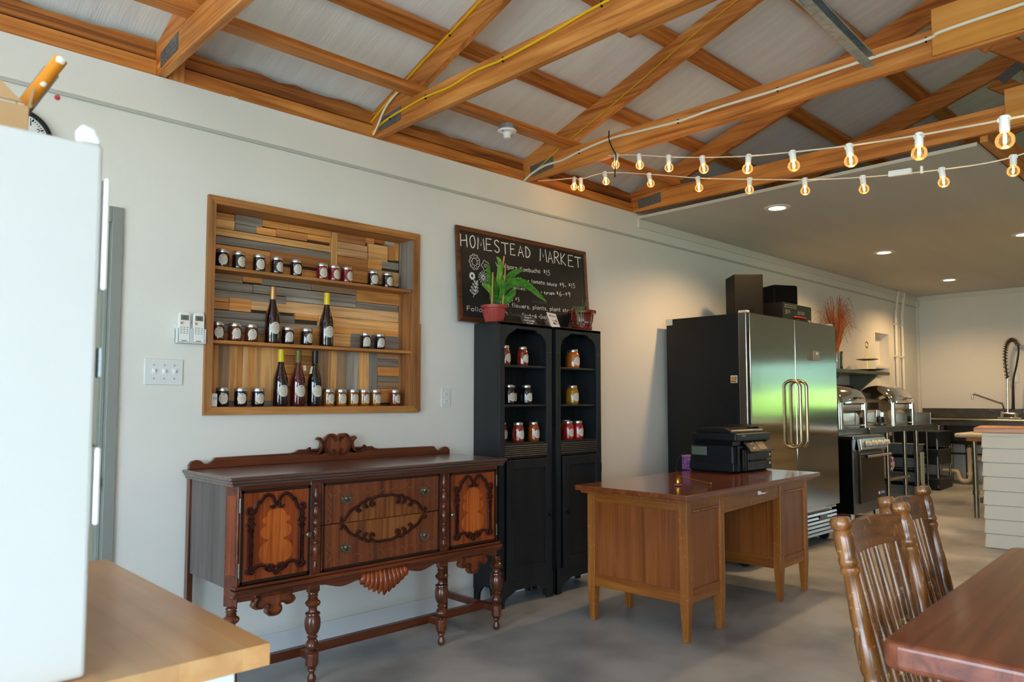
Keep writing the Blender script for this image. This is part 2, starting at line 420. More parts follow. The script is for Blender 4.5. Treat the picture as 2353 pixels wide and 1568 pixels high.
# splice board under the second truss chord (end visible at the top of the photograph)
o = obj('splice_board', B().box(2.335, 2.425, -2.9, -1.78, 2.758, 2.777), beam_y, None, .003)
tag(o, 'short fir board nailed flat under the chord of the second truss', 'board')
names = ['lowest, near the wall', 'second above the wall', 'third above the wall', 'fourth above the wall', 'fifth above the wall', 'next to the ridge']
for k, y in enumerate([-.565, -1.155, -1.745, -2.335, -2.925, -3.515]):
    z = 2.945 - .3333 * y
    M = Matrix.Translation((0, y, z)) @ Matrix.Rotation(math.atan(-.3333), 4, 'X')
    o = obj('purlin', B().box(-2.6, 11.4, -.095, 0, .001, .04), beam_x, None, .003); o.matrix_world = M
    tag(o, 'fir purlin under the white membrane, ' + names[k], 'purlin', 'roof purlins')
for k in range(4):
    y = -7.3 + .565 + k * .8; z = 2.945 + .3333 * (7.3 + y)
    M = Matrix.Translation((0, y, z)) @ Matrix.Rotation(math.atan(.3333), 4, 'X')
    o = obj('purlin', B().box(-2.6, 11.4, 0, .095, .001, .04), beam_x, None, .003); o.matrix_world = M
    tag(o, 'fir purlin on the far roof slope over the garage doors', 'purlin', 'far roof purlins')
o = obj('lateral_brace', B().box(-2.6, 4.8, -.455, -.362, 2.916, 2.953), beam_x, None, .003)
tag(o, 'long fir brace lying across the truss chords, lamp holder under it', 'brace')
M = Matrix.Translation((4.25, -2.585, 3.08)) @ Matrix.Rotation(math.radians(-42), 4, 'X')
o = obj('diagonal_brace', B().box(-.02, .02, -1.2, .02, -.075, .0), beam_y, None, .003); o.matrix_world = M
tag(o, 'sloping fir brace behind the third truss gusset', 'brace')
o = obj('rim_board', B().box(4.86, 11.3, -2.475, -2.432, 2.745, 2.9), beam_x, None, .003)
tag(o, 'fir rim board along the open edge of the kitchen ceiling', 'board')
bays = [(-2.59, TX[0]), (TX[0] + .04, TX[1]), (TX[1] + .04, TX[2]), (TX[2] + .04, TX[3])]
wh = ['left of the nearest truss', 'between the nearest and second trusses', 'between the second and third trusses', 'between the third truss and the kitchen ceiling']
for k, (a, c) in enumerate(bays):
    o = obj('blocking_board', B().box(a, c, .002, .04, 2.776, 2.855), beam_x, None, .003); tag(o, 'grooved fir board on the wall top ' + wh[k], 'board', 'lower eave boards')
    b = B(); n = max(6, int((c - a) / .09)); top = [(a + (c - a) * i / n, 2.953 + random.uniform(-.014, .006)) for i in range(n + 1)]
    b.prism([(a, 2.866)] + [(c, 2.866)] + top[::-1], 'y', .026, .06)
    b.prism([(a, 2.866)] + [(c, 2.866)] + [(c, 2.912), (a, 2.912)], 'y', .016, .026)
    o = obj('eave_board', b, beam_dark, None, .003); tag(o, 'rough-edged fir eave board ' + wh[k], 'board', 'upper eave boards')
o = obj('prop_block', B().box(1.2, 1.275, -.005, .03, 2.777, 2.9), wood('fir_post', '8a4a14', 'bd742c', 'd4914a', 'z', .8), None, .002); tag(o, 'short fir block on the wall top beside the nearest truss', 'block')

# ================================================================ cables, lights and hardware under the roof
def part(name, b, m, t, bev=0, seg=2):
    """b is built in room coordinates; t stands unrotated"""
    o = obj(name, b, m, t, bev, seg); o.location = -t.location; return o
yel = mat('yellow_cable', 'e3b211', .45); whc = mat('white_cable', 'e6dcc6', .5); blk = mat('black_tie', '1a1714', .5)
def zr_up(y): return 2.945 - .3333 * y
def cable(name, pts, r, m, label, flat=1.0, staples=()):
    o = tag(obj(name, B().tube(smooth(pts, 6), r, 8, flat=flat), m), label, 'cable')
    b = B()
    for p in staples: b.box(p[0] - .004, p[0] + .006, p[1] - .003, p[1] + .003, p[2] - .012, p[2] + .012)
    if staples: obj('staple', b, blk, o)
    else: b.bm.free()
    return o
X = 2.338
pts = [(X, .05, 2.79), (X, -.05, 2.83), (X, -.17, 2.852), (X, -.3, 2.862), (X, -.5, 2.872), (X, -.7, 2.862), (X, -.9, 2.88), (X, -1.1, 2.872), (X, -1.4, 2.885), (X, -1.7, 2.905), (X, -2.2, 2.9), (X, -3.2, 2.895)]
cable('yellow_cable', pts, .0065, yel, 'yellow cable stapled along the chord of the second truss', staples=[pts[2], pts[4], pts[7], pts[9]])
pts = [(X, .16, 2.785), (X, .12, 2.83), (X, 0, 2.885)] + [(X, y, zr_up(y) - .035 + .006 * math.sin(y * 9)) for y in (-.2, -.45, -.7, -1.0, -1.3, -1.6, -2.0, -2.5, -3.2)]
cable('yellow_cable', pts, .0065, yel, 'yellow cable running up the sloping rafter of the second truss', staples=[pts[3], pts[5], pts[7]])
X = 3.574
pts = [(X, 0, 2.79), (X, -.15, 2.85), (X, -.35, 2.94)] + [(X, y, zr_up(y) - .09 + .025 * math.sin(y * 3)) for y in (-.55, -.8, -1.1, -1.4, -1.75, -2.2, -2.8)]
cable('yellow_cable', pts, .0035, yel, 'thin yellow cable up the sloping rafter of the third truss')
X = 3.572
pts = [(X, 0, 2.785), (X, -.08, 2.82), (X, -.2, 2.845), (X, -.36, 2.845), (X, -.5, 2.865), (X, -.75, 2.885), (X, -1.0, 2.872), (X, -1.25, 2.858), (X, -1.5, 2.865), (X, -1.85, 2.86), (X, -2.2, 2.866), (X, -2.55, 2.872), (3.557, -2.62, 2.88), (3.557, -2.9, 2.885), (3.557, -3.5, 2.89)]
cable('white_cable', pts, .0075, whc, 'flat white cable stapled along the chord of the third truss', staples=[pts[4], pts[7], pts[9], pts[11]])
X = 2.332
cable('white_cable', [(X - .01, -.03, 2.785), (X - .012, -.08, 2.83), (X - .012, -.14, 2.9), (X - .004, -.22, 2.955), (X + .01, -.3, 2.985), (X + .05, -.4, 3.0)], .006, whc, 'short white cable curving over the nail plate of the second truss')
cable('white_cable', [(1.5, -.002, 2.782), (1.75, .03, 2.79), (2.0, .03, 2.81), (2.15, .03, 2.808), (2.28, .03, 2.795)], .0025, whc, 'thin loose white cable on the eave board left of the second truss')
cable('yellow_cable', [(3.7, .02, 2.795), (3.95, .03, 2.84), (4.3, .032, 2.848), (4.7, .03, 2.85)], .004, yel, 'thin yellow cable on the eave board beside the kitchen ceiling')

# G50 bulbs on two white strings
amber = glass('bulb_glass', 'ffefcf', .0, .02)
_n = amber.node_tree.nodes; _l = amber.node_tree.links; _e = _n.new('ShaderNodeEmission'); _e.inputs[0].default_value = (1, .55, .17, 1); _e.inputs[1].default_value = .14
_a = _n.new('ShaderNodeAddShader'); _o = [q for q in _n if q.type == 'OUTPUT_MATERIAL'][0]; _s = _o.inputs[0].links[0].from_socket; _l.new(_s, _a.inputs[0]); _l.new(_e.outputs[0], _a.inputs[1]); _l.new(_a.outputs[0], _o.inputs[0])
fil = mat('filament', 'ffc766', .5, emit=45)
def bulb_string(name, label, bulbs, tail0, tail1, extra):
    t = thing(name, label, 'string lights', bulbs[0])
    path = tail0 + [(x, y, z + .055) for x, y, z in bulbs] + tail1
    part('cord', B().tube(smooth(path, 5), .0032, 6), whc, t)
    for k, (x, y, z) in enumerate(bulbs):
        M = Matrix.Translation((x, y, z)) @ Matrix.Rotation(math.radians(random.uniform(-9, 9)), 4, 'Y') @ Matrix.Rotation(math.radians(random.uniform(-9, 9)), 4, 'X')
        b = B().lathe([(.0, .064), (.012, .064), (.0135, .06), (.0135, .022), (.0115, .018), (0, .018)], n=14, M=M); b.box(-.004, .004, -.016, .016, .048, .06, M)
        s = part('socket', b, white_pl, t)
        b = B().lathe([(.010, .02), (.0125, .016), (.018, .0115), (.0232, .004), (.025, -.006), (.0238, -.015), (.019, -.023), (.011, -.0285), (0, -.0303)], n=20, M=M)
        g = part('bulb', b, amber, t)
        b = B().tube([M @ Vector(p) for p in ((-.004, 0, .012), (-.005, 0, -.012), (0, 0, -.014), (.004, 0, -.01), (.0035, 0, .012))], .0034, 6)
        f = obj('filament', b, fil, g)
    for k in range(2, len(bulbs), 2):
        pl = bpy.data.lights.new('bulb_lamp', 'POINT'); pl.energy = .8; pl.color = (1, .6, .25); pl.shadow_soft_size = .02
        po = bpy.data.objects.new('bulb_lamp', pl); C.objects.link(po); po.parent = t; po.location = Vector(bulbs[k]) - t.location - Vector((0, 0, .045))
    for p in extra:
        part('cord_switch', p, white_pl, t, .002)
    return t
up = [(3.511, -1.024, 2.647), (3.429, -1.282, 2.556), (3.325, -1.564, 2.461), (3.19, -1.882, 2.36), (3.046, -2.174, 2.274), (2.872, -2.481, 2.183), (2.674, -2.782, 2.094), (2.445, -3.076, 2.005)]
up = [(3.57, -.80, 2.715)] + up
bulb_string('string_lights', 'upper string of clear round bulbs tied to the truss chord with a black tie', up, [(3.62, -.45, 2.79), (3.6, -.62, 2.80)], [(2.2, -3.36, 1.98), (1.9, -3.7, 2.0)], [])
lo = [(3.865, -.2, 2.765), (3.869, -.262, 2.745), (3.878, -.474, 2.745), (3.886, -.832, 2.656), (3.886, -1.185, 2.554), (3.877, -1.52, 2.471), (3.859, -1.853, 2.393), (3.831, -2.167, 2.331), (3.784, -2.54, 2.276), (3.735, -2.824, 2.254)]
sw1 = B(); a = Vector((3.812, -2.345, 2.365)); sw1.box(-.01, .01, -.052, .052, -.014, .014, Matrix.Translation(a) @ Matrix.Rotation(math.radians(4), 4, 'X'))
sw2 = B(); sw2.box(3.79, 3.802, -2.452, -2.44, 2.335, 2.37)
bulb_string('string_lights', 'lower string of clear round bulbs with a white inline switch', lo, [(3.66, -.05, 2.79), (3.75, -.1, 2.805)], [(3.67, -3.1, 2.35), (3.6, -3.5, 2.42)], [sw1, sw2])
o = obj('cable_tie', B().tube(smooth([(3.568, -.752, 2.935), (3.566, -.755, 2.87), (3.562, -.79, 2.8), (3.56, -.81, 2.765), (3.56, -.805, 2.70), (3.56, -.80, 2.63)], 5), .004, 6), blk)
tag(o, 'black plastic tie hanging from the third truss chord', 'cable tie')

# porcelain lamp holder under the brace
t = thing('lamp_holder', 'white porcelain bulb socket on a steel box under the long brace', 'lamp holder', (3.01, -.42, 2.916))
part('junction_box', B().lathe([(0, 2.915), (.05, 2.915), (.05, 2.885), (0, 2.885)], 3.01, -.42, 0, 8), galv, t)
b = B().lathe([(0, 2.887), (.052, 2.887), (.058, 2.88), (.055, 2.872), (.03, 2.866), (.022, 2.855), (.02, 2.838), (.017, 2.834), (0, 2.836)], 3.01, -.42, 0, 24)
part('socket', b, mat('porcelain', 'f0eee6', .2), t)
b = B()
for dx in (-.04, .04): b.lathe([(.007, 2.874), (.007, 2.868), (0, 2.867)], 3.01 + dx, -.425, 0, 10)
part('screw', b, brass, t)

# overhead garage-door track end
t = thing('door_track', 'galvanised garage door track hanging in front of the trusses', 'track', (2.2, -2.59, 2.53))
b = B(); sec = [(-.022, -.03), (.022, -.03), (.022, -.026), (-.018, -.026), (-.018, .02), (.018, .02), (.024, .014), (.027, .017), (.02, .025), (-.022, .025)]
M = Matrix.Translation((2.84, -2.572, 2.53)) @ Matrix.Rotation(math.radians(183.4), 4, 'Z')
b.prism([(u * .8, v * .8) for u, v in sec], 'x', 0, 3.2, M)
part('rail', b, galv, t)
b = B(); M = Matrix.Translation((2.2, -2.6, 2.56)) @ Matrix.Rotation(math.atan2(.2, -.25), 4, 'Z')
b.box(-.05, 1.2, -.016, -.012, -.02, .02, M); b.box(-.05, 1.2, -.016, .02, .016, .02, M)
part('hanger_angle', b, galv, t)
b = B(); b.box(2.19, 2.235, -2.6, -2.596, 2.5, 2.62)
part('bracket', b, galv, t)

# recessed ceiling lights
lamp_on = mat('lamp_diffuser', 'ffe9c4', .5, emit=14)
wr = ['nearest the string lights', 'second from the string lights, left row', 'farthest, near the kitchen corner', 'at the right edge of the photograph']
for k, (x, y) in enumerate([(5.32, -.97), (7.70, -.89), (10.03, -.81), (7.75, -2.05)]):
    t = thing('ceiling_light', 'round recessed ceiling light ' + wr[k], 'ceiling light', (x, y, 2.73), 0, 'recessed kitchen lights')
    b = B().lathe([(.062, 2.7225), (.095, 2.7235), (.097, 2.7295), (.062, 2.7295), (.062, 2.7225)], x, y, 0, 32); part('trim_ring', b, white_pl, t)
    part('diffuser', B().lathe([(0, 2.7225), (.062, 2.724), (.062, 2.729), (0, 2.729)], x, y, 0, 32), lamp_on, t)
    ld = bpy.data.lights.new('ceiling_light_lamp', 'SPOT'); ld.energy = 92; ld.color = (1, .64, .30); ld.spot_size = math.radians(150); ld.spot_blend = .6; ld.shadow_soft_size = .06
    lo_ = bpy.data.objects.new('ceiling_light_lamp', ld); C.objects.link(lo_); lo_.location = (0, 0, -.02); lo_.parent = t

# ================================================================ things on the left wall
dark_num = mat('black_print', '1c1c1e', .5)
def text_mesh(s, size, ext=.0006):
    cu = bpy.data.curves.new('t', 'FONT'); cu.body = s; cu.size = size; cu.extrude = ext; cu.align_x = 'CENTER'; cu.align_y = 'CENTER'
    o = bpy.data.objects.new('t', cu); C.objects.link(o); dg = bpy.context.evaluated_depsgraph_get(); dg.update()
    me = bpy.data.meshes.new_from_object(o.evaluated_get(dg)); bpy.data.objects.remove(o); return me
def text(name, s, size, m, parent, M, ext=.0006):
    me = text_mesh(s, size, ext); me.transform(M); me.materials.clear(); me.materials.append(m); me.name = name
    o = bpy.data.objects.new(name, me); C.objects.link(o); o.parent = parent; return o
FACE = Matrix.Rotation(PI / 2, 4, 'X')            # text that stands on the left wall facing the room
# clock
t = thing('wall_clock', 'round black-rimmed wall clock half hidden behind the cardboard box', 'clock', (.615, 0, 2.35))
MY = Matrix.Translation((0, -.002, 0)) @ Matrix.Rotation(PI / 2, 4, 'X')
obj('rim', B().lathe([(.104, 0), (.122, 0), (.124, .015), (.118, .026), (.108, .026), (.104, .02), (.104, 0)], n=48, M=MY), black_pl, t)
obj('dial', B().lathe([(0, .012), (.106, .012), (.106, .004), (0, .004)], n=48, M=MY), mat('clock_dial', 'e4e2dc', .5), t)
for h in range(1, 13):
    a = math.radians(90 - 30 * h)
    text('numeral', str(h), .03, dark_num, t, Matrix.Translation((.078 * math.cos(a), -.0148, .078 * math.sin(a))) @ FACE)
b = B()
for i in range(60):
    a = math.radians(6 * i); L_ = .008 if i % 5 else .012; wd = .0012 if i % 5 else .003
    b.box(-wd, wd, -.0155, -.0145, .094 - L_ / 2, .094 + L_ / 2, Matrix.Rotation(a, 4, 'Y'))
obj('tick_ring', b, dark_num, t)
for ang, ln, wd in ((-60, .05, .0035), (150, .075, .0025)):
    obj('hand', B().box(-wd, wd, -.018, -.016, -.012, ln, Matrix.Rotation(math.radians(ang), 4, 'Y')), dark_num, t)

# light switch plate, remotes, outlet
t = thing('light_switch', 'white three-gang light switch plate on the wall beside the door', 'light switch', (1.219, 0, 1.394))
obj('plate', B().box(-.085, .085, -.006, 0, -.06, .06), mat('switch_plate', 'dedfda', .35), t, .0025)
for dx in (-.046, 0, .046):
    o = obj('toggle', B().box(dx - .005, dx + .005, -.016, -.004, -.004, .012).box(dx - .0065, dx + .0065, -.0068, -.005, -.013, .013), white_pl, t, .001)
b = B()
for dx in (-.046, 0, .046):
    for dz in (-.031, .031): b.lathe([(.003, .006), (.003, .0072), (0, .0075)], n=8, M=Matrix.Translation((dx, 0, dz)) @ MY)
obj('screw', b, galv, t)
lcd = mat('lcd_screen', '6d7466', .3); orange_b = mat('orange_button', 'e08636', .4); grey_b = mat('grey_print', '8e9088', .5)
for k, (x, z) in enumerate([(1.297, 1.607), (1.364, 1.607)]):
    t = thing('remote_control', ['white air conditioner remote in a wall holder, left of the pair', 'white air conditioner remote in a wall holder, touching the wooden niche frame'][k], 'remote', (x, 0, z), 0, 'wall remotes')
    o_ = [(-.026, -.07), (.026, -.07), (.026, .055), (.02, .068), (0, .073), (-.02, .068), (-.026, .055)]
    obj('body', B().prism(o_, 'y', -.03, -.012), white_pl, t, .003)
    obj('screen', B().box(-.018, .018, -.0312, -.029, .032, .056), lcd, t)
    text('digits', ['67', '68'][k], .016, mat('lcd_digits', '2c322c', .5), t, Matrix.Translation((0, -.0316, .043)) @ FACE, .0003)
    obj('power_button', B().lathe([(.006, .03), (.0055, .0325), (0, .033)], n=14, M=Matrix.Translation((-.014, 0, .018)) @ MY), orange_b, t)
    b = B()
    for i in range(3):
        for j in range(4): b.box(-.019 + i * .014, -.011 + i * .014, -.0308, -.0295, -.004 - j * .009, -.0005 - j * .009)
    obj('keypad', b, grey_b, t)
    obj('logo_strip', B().box(-.012, .012, -.0308, -.0295, -.066, -.0632), dark_num, t)
    h = [(-.033, -.076), (.033, -.076), (.033, -.005), (.028, -.005), (.028, -.071), (-.028, -.071), (-.028, -.005), (-.033, -.005)]
    b = B().prism(h, 'y', -.033, 0); b.box(-.033, .033, -.01, 0, -.076, .015); obj('holder', b, mat('holder_plastic', 'd9dbd7', .4), t, .002)
t = thing('wall_outlet', 'white wall outlet plate left of the black cabinets', 'outlet', (2.886, 0, 1.28))
obj('plate', B().box(-.035, .035, -.006, 0, -.058, .058), mat('switch_plate', ''), t, .002)
for dz in (-.022, .022):
    b = B().prism(arc(0, dz, .016, -60, 60, 6) + arc(0, dz, .016, 120, 240, 6), 'y', -.0085, -.005); rc = obj('receptacle', b, white_pl, t)
    b = B(); b.box(-.007, -.0045, -.009, -.008, dz - .001, dz + .009); b.box(.0045, .007, -.009, -.008, dz - .001, dz + .009); b.lathe([(.003, .008), (.003, .009), (0, .009)], n=8, M=Matrix.Translation((0, 0, dz - .008)) @ MY)
    obj('slot', b, dark_num, rc)

# ---------------------------------------------------------------- niche shelf of reclaimed boards
PL = """1484,1592,2187,2220,O 1592,1739,2175,2224,G 1739,1892,2185,2221,O 1892,2152,2187,2222,O 1485,1593,2139,2187,L 1593,1707,2139,2175,G 1707,1821,2142,2180,O 1821,2001,2143,2184,B 2001,2153,2154,2186,O 1485,2153,2102,2139,L 1484,2153,2058,2100,G 1486,1790,1984,2056,O 1790,2155,2001,2065,B 1487,2156,1939,1984,O 2153,2193,2031,2222,L 2191,2379,2174,2224,B 2192,2395,2134,2174,T 2193,2396,2092,2134,T 2379,2437,2192,2227,O 2437,2516,2200,2229,R 2516,2582,2196,2225,W 2401,2539,2091,2193,L 2538,2582,2108,2199,B 2581,2619,2113,2228,O 2193,2397,2023,2092,B 2397,2497,2040,2094,O 2496,2619,2055,2100,G 2397,2620,1955,2040,T 2195,2398,1950,2023,O 1488,1640,1868,1919,K 1640,1746,1878,1912,O 1746,2033,1874,1915,G 2033,2320,1873,1917,K 2320,2622,1837,1924,O 1489,1698,1823,1868,G 1698,2320,1824,1870,G 1487,1884,1780,1822,G 1884,2321,1799,1841,W 1487,1572,1762,1797,O 1572,1688,1721,1788,O 1687,2619,1735,1798,T 1487,1573,1724,1762,B 2321,2619,1780,1837,G 1488,1939,1681,1721,G 1938,2084,1703,1744,O 1489,2084,1648,1681,G 2084,2620,1680,1735,L 1490,1760,1610,1648,G 1760,2170,1598,1665,O 2169,2621,1643,1686,O 2170,2287,1569,1643,L 2287,2622,1567,1651,G 1491,2170,1565,1610,B 1486,1524,1258,1544,O 1520,1580,1258,1545,K 1576,1619,1258,1544,L 1615,1654,1258,1545,O 1650,1678,1258,1546,T 1674,1712,1258,1546,O 1709,1751,1258,1546,L 1748,1845,1258,1545,L 1843,2083,1506,1542,O 1843,2083,1458,1506,B 1844,2084,1402,1458,O 1846,2086,1338,1402,O 1847,2087,1250,1338,B 2083,2144,1258,1546,K 2141,2198,1258,1546,L 2196,2256,1258,1547,K 2254,2296,1258,1545,G 2293,2338,1258,1547,W 2336,2414,1258,1545,L 2412,2474,1258,1548,G 2472,2626,1509,1546,K 2472,2626,1464,1509,G 2473,2627,1407,1464,O 2474,2627,1373,1407,G 2474,2628,1333,1373,K 2475,2629,1249,1333,O 1493,2476,1225,1258,G"""
SH = dict(O=(1.0, .44, .12), L=(1.1, .60, .22), B=(.68, .28, .08), T=(.98, .58, .27), G=(.38, .33, .28), W=(.55, .52, .46), K=(.54, .33, .19), R=(.6, .19, .05))
t = thing('wall_niche_shelf', 'recessed wall shelf framed and lined with reclaimed wood boards', 'shelf', (2.03, 0, 1.2))
b = B(); cl = b.bm.loops.layers.float_color.new('Col'); bH = b; UPR = []
for q in PL.split():
    x0, x1, z0, z1, k = q.split(','); x0, x1, z0, z1 = [int(v) / 1000 for v in (x0, x1, z0, z1)]
    x0 = max(x0, NX0 + .002); x1 = min(x1, NX1 - .002); z0 = max(z0, NZ0); z1 = min(z1, NZ1)
    if z1 - z0 > 1.6 * (x1 - x0): b = B(); cl_ = b.bm.loops.layers.float_color.new('Col'); UPR.append(b)
    else: b, cl_ = bH, cl
    nf = len(b.bm.faces); f = random.uniform(.85, 1.12)
    b.box(x0 + .001, x1 - .001, .13 - random.uniform(0, .008), .155, z0 + .001, z1 - .001)
    b.bm.faces.ensure_lookup_table()
    for fc in b.bm.faces[nf:]:
        for lp in fc.loops: lp[cl_] = tuple(v * f for v in SH[k]) + (1,)
b = bH
nf = len(b.bm.faces); b.box(NX0, NX1, .15, .157, NZ0, NZ1); b.bm.faces.ensure_lookup_table()
for fc in b.bm.faces[nf:]:
    for lp in fc.loops: lp[cl] = (.1, .06, .03, 1)
rec = wood('reclaimed', 'b9b0a6', 'e6e0d8', 'ffffff', 'x', 1.3, .55, attr=True, dist=1.0)
part('back_boards', b, rec, t, .001, 1)
UPW = wood('reclaimed_upright', 'b9b0a6', 'e6e0d8', 'ffffff', 'z', 1.3, .6, attr=True, dist=1.0)
for bq in UPR: part('upright_board', bq, UPW, t, .001, 1)
fx = wood('niche_board', '8d5424', 'b97a3c', 'c99053', 'x', .9, .6, dist=1.5); fzm = wood('niche_post', '74482a', 'a56c38', 'b98650', 'z', .9, .6, dist=1.5); fgrey = wood('niche_grey_board', '6a5f55', '8c8176', 'a0968a', 'z', 1, .7)
fo = [(1.398, 1.192), (2.668, 1.192), (2.668, 2.262), (1.398, 2.262)]; fi = [(1.437, 1.231), (2.628, 1.231), (2.628, 2.222), (1.437, 2.222)]
def fr(i, j, m, name='frame_board'):
    return part(name, B().prism([fo[i], fo[j], fi[j], fi[i]], 'y', -.022, 0.0), m, t, .0015)
fr(0, 1, fx); fr(3, 2, fx); fr(0, 3, fzm); fr(1, 2, fzm)
part('inner_side', B().box(2.622, NX1, -.0, .13, 1.231, 1.905), fzm, t); part('inner_side', B().box(2.622, NX1, -.0, .13, 1.922, 2.222), fgrey, t)
part('inner_side', B().box(NX0, 1.441, -.0, .13, 1.231, 2.222), fzm, t)
part('inner_top', B().box(NX0, NX1, 0, .13, 2.222, NZ1), fx, t); part('inner_floor', B().box(NX0, NX1, 0, .13, NZ0, 1.231), fx, t)
part('shelf_board', B().box(1.441, 2.622, .002, .13, 1.906, 1.922), fx, t, .001); part('shelf_board', B().box(1.441, 2.622, .002, .13, 1.541, 1.557), fx, t, .001)
part('side_strip', B().box(2.668, 2.673, -.03, -.001, 1.2, 1.72), fzm, t, .001)

# ---------------------------------------------------------------- jars and bottles
lid_m = mat('jar_lid', 'c9c8c4', .25, .9)
JC = dict(dark=('jam_dark', '1a0a10', .1), red=('jam_red', '7a1220', .1), amber=('jam_brown', '5a2410', .1), purple=('jam_purple', '220a14', .1), honey=('jam_honey', 'c07a12', .1), rust=('jam_rust', '6e2612', .1),
          orange=('salsa_orange', 'b4581a', .12), yellow=('pickle_yellow', 'b98a10', .12), salsa=('salsa_red', '96301a', .12), tan=('sauce_tan', 'b8641e', .12), redj=('jelly_red', '9e1a1c', .12))
def cont(k):
    n, c, r = JC[k]
    if k in ('honey',): return mat(n, c, r, coat=1, var=.25, vs=20, emit=0, trans=.25, col2='8a4a06')
    if k in ('yellow', 'salsa', 'orange'): return mat(n, c, r, coat=1, vs=90, col2={'yellow': '8a5a06', 'salsa': '6a1408', 'orange': '7e3208'}[k])
    return mat(n, c, r, coat=1)
def label_patch(r, z0, z1, half, rot_=0.0, n=9):
    """oval paper label wrapped on a round wall, facing -y"""
    b = B(); zc, hz = (z0 + z1) / 2, (z1 - z0) / 2; R = []
    for i in range(n + 1):
        u = -1 + 2 * i / n; h = hz * math.sqrt(max(0.0, 1 - u * u)) ; a = -PI / 2 + rot_ + u * half
        R.append([b.bm.verts.new((r * math.cos(a), r * math.sin(a), zc + h * s)) for s in (-1, -.5, 0, .5, 1)] if 0 < i < n else [b.bm.verts.new((r * math.cos(a), r * math.sin(a), zc))])
    for A, D in zip(R, R[1:]):
        for j in range(4):
            q = [A[min(j, len(A) - 1)], A[min(j + 1, len(A) - 1)], D[min(j + 1, len(D) - 1)], D[min(j, len(D) - 1)]]; u = []
            for v in q:
                if v not in u: u.append(v)
            b.bm.faces.new(u)
    b.sm = True; return b
def print_rows(r, z0, z1, half, rot_=0.0, leafy=False):
    b = B(); n = 5
    for i in range(n):
        z = z0 + (z1 - z0) * (.2 + .55 * i / (n - 1)); wdt = half * (.62 - .32 * abs(i - 2) / 2)
        a = -wdt
        while a < wdt:
            l_ = random.uniform(.06, .16); e = min(a + l_, wdt)
            P = [(r * math.cos(-PI / 2 + rot_ + q), r * math.sin(-PI / 2 + rot_ + q)) for q in (a, e)]
            b.quad((P[0][0], P[0][1], z), (P[1][0], P[1][1], z), (P[1][0], P[1][1], z + .0016), (P[0][0], P[0][1], z + .0016)); a = e + .05
    zc = z0 + (z1 - z0) * .84
    for q in (-.12, .02, .1):
        c = -PI / 2 + rot_ + q; b.quad((r * math.cos(c - .07), r * math.sin(c - .07), zc), (r * math.cos(c + .06), r * math.sin(c + .06), zc + .001), (r * math.cos(c + .07), r * math.sin(c + .07), zc + .004), (r * math.cos(c - .02), r * math.sin(c - .02), zc + .0045))
    return b
JARS = {}
def jar(kind, size, loc, label, group, rot_=0.0, cat='jar'):
    key = (kind, size)
    if key in JARS: return dup(JARS[key], loc, rot_, label, group)
    h, r = {'s': (.093, .0315), 'm': (.125, .038), 'q': (.13, .045)}[size]
    t = thing('preserve_jar' if size == 's' else 'mason_jar', label, cat, loc, rot_, group); JARS[key] = t
    if size == 's': pr = [(0, 0), (r * .86, 0), (r * .97, .004), (r, .012), (r, h - .024), (r * .97, h - .018), (r * .93, h - .014), (0, h - .014)]
    else: pr = [(0, 0), (r * .88, 0), (r * .98, .005), (r, .014), (r, h - .042), (r * .93, h - .03), (r * .78, h - .022), (r * .78, h - .014), (0, h - .014)]
    obj('jar_glass', B().lathe(pr, n=26), cont(kind), t)
    rl = r * (.98 if size == 's' else .82)
    obj('lid', B().lathe([(0, h - .0165), (rl, h - .0165), (rl * 1.02, h - .014), (rl, h - .003), (rl * .96, h), (rl * .8, h - .0012), (0, h - .0012)], n=26), lid_m, t)
    z0, z1 = (.014, h - .026) if size == 's' else (.02, h - .05)
    lb = obj('label', label_patch(r + .0006, z0, z1, .78), paper, t)
    obj('print', print_rows(r + .001, z0, z1, .78), ink, lb)
    return t
BOT = {}
def bottle(kind, loc, label, cap, group, rot_=0.0):
    t = thing('wine_bottle', label, 'bottle', loc, rot_, group)
    r = .0385
    pr = [(0, .004), (r * .7, 0), (r * .95, .003), (r, .012), (r, .125), (r * .95, .145), (r * .8, .168), (r * .6, .19), (.0175, .212), (.0145, .235), (.0138, .285), (.0155, .288), (.0155, .296), (0, .298)]
    obj('glass_body', B().lathe(pr, n=30), kind, t)
    if cap is not None: obj('capsule', B().lathe([(.0165, .233), (.0172, .236), (.0162, .285), (.0165, .29), (.0162, .2995), (.012, .301), (0, .301)], n=20), cap, t)
    lb = obj('label', label_patch(r + .0007, .05, .112, .8), paper, t); obj('print', print_rows(r + .0012, .05, .112, .8), ink, lb)
    return t
ORDS = ['leftmost', 'second from left', 'third from left', 'fourth from left', 'fifth from left', 'sixth from left', 'seventh from left', 'eighth from left', 'ninth from left', 'tenth from left']
word = dict(dark='black jam', red='red jelly', amber='brown jam', purple='dark purple jam', honey='golden honey', rust='dark amber jam')
rows = [('upper niche shelf', 1.9225, .062, [(1.505, 'dark'), (1.589, 'dark'), (1.697, 'dark'), (1.795, 'dark'), (1.905, 'dark'), (2.06, 'red'), (2.135, 'red'), (2.217, 'red'), (2.39, 'dark'), (2.49, 'dark')]),
        ('middle niche shelf', 1.5575, .062, [(1.49, 'amber'), (1.578, 'amber'), (1.664, 'amber'), (1.973, 'dark'), (2.345, 'purple'), (2.441, 'purple')]),
        ('bottom of the niche', 1.2315, .062, [(1.522, 'dark'), (1.615, 'dark'), (1.706, 'dark'), (2.112, 'honey'), (2.19, 'honey'), (2.268, 'honey'), (2.339, 'honey'), (2.417, 'honey'), (2.552, 'rust')])]
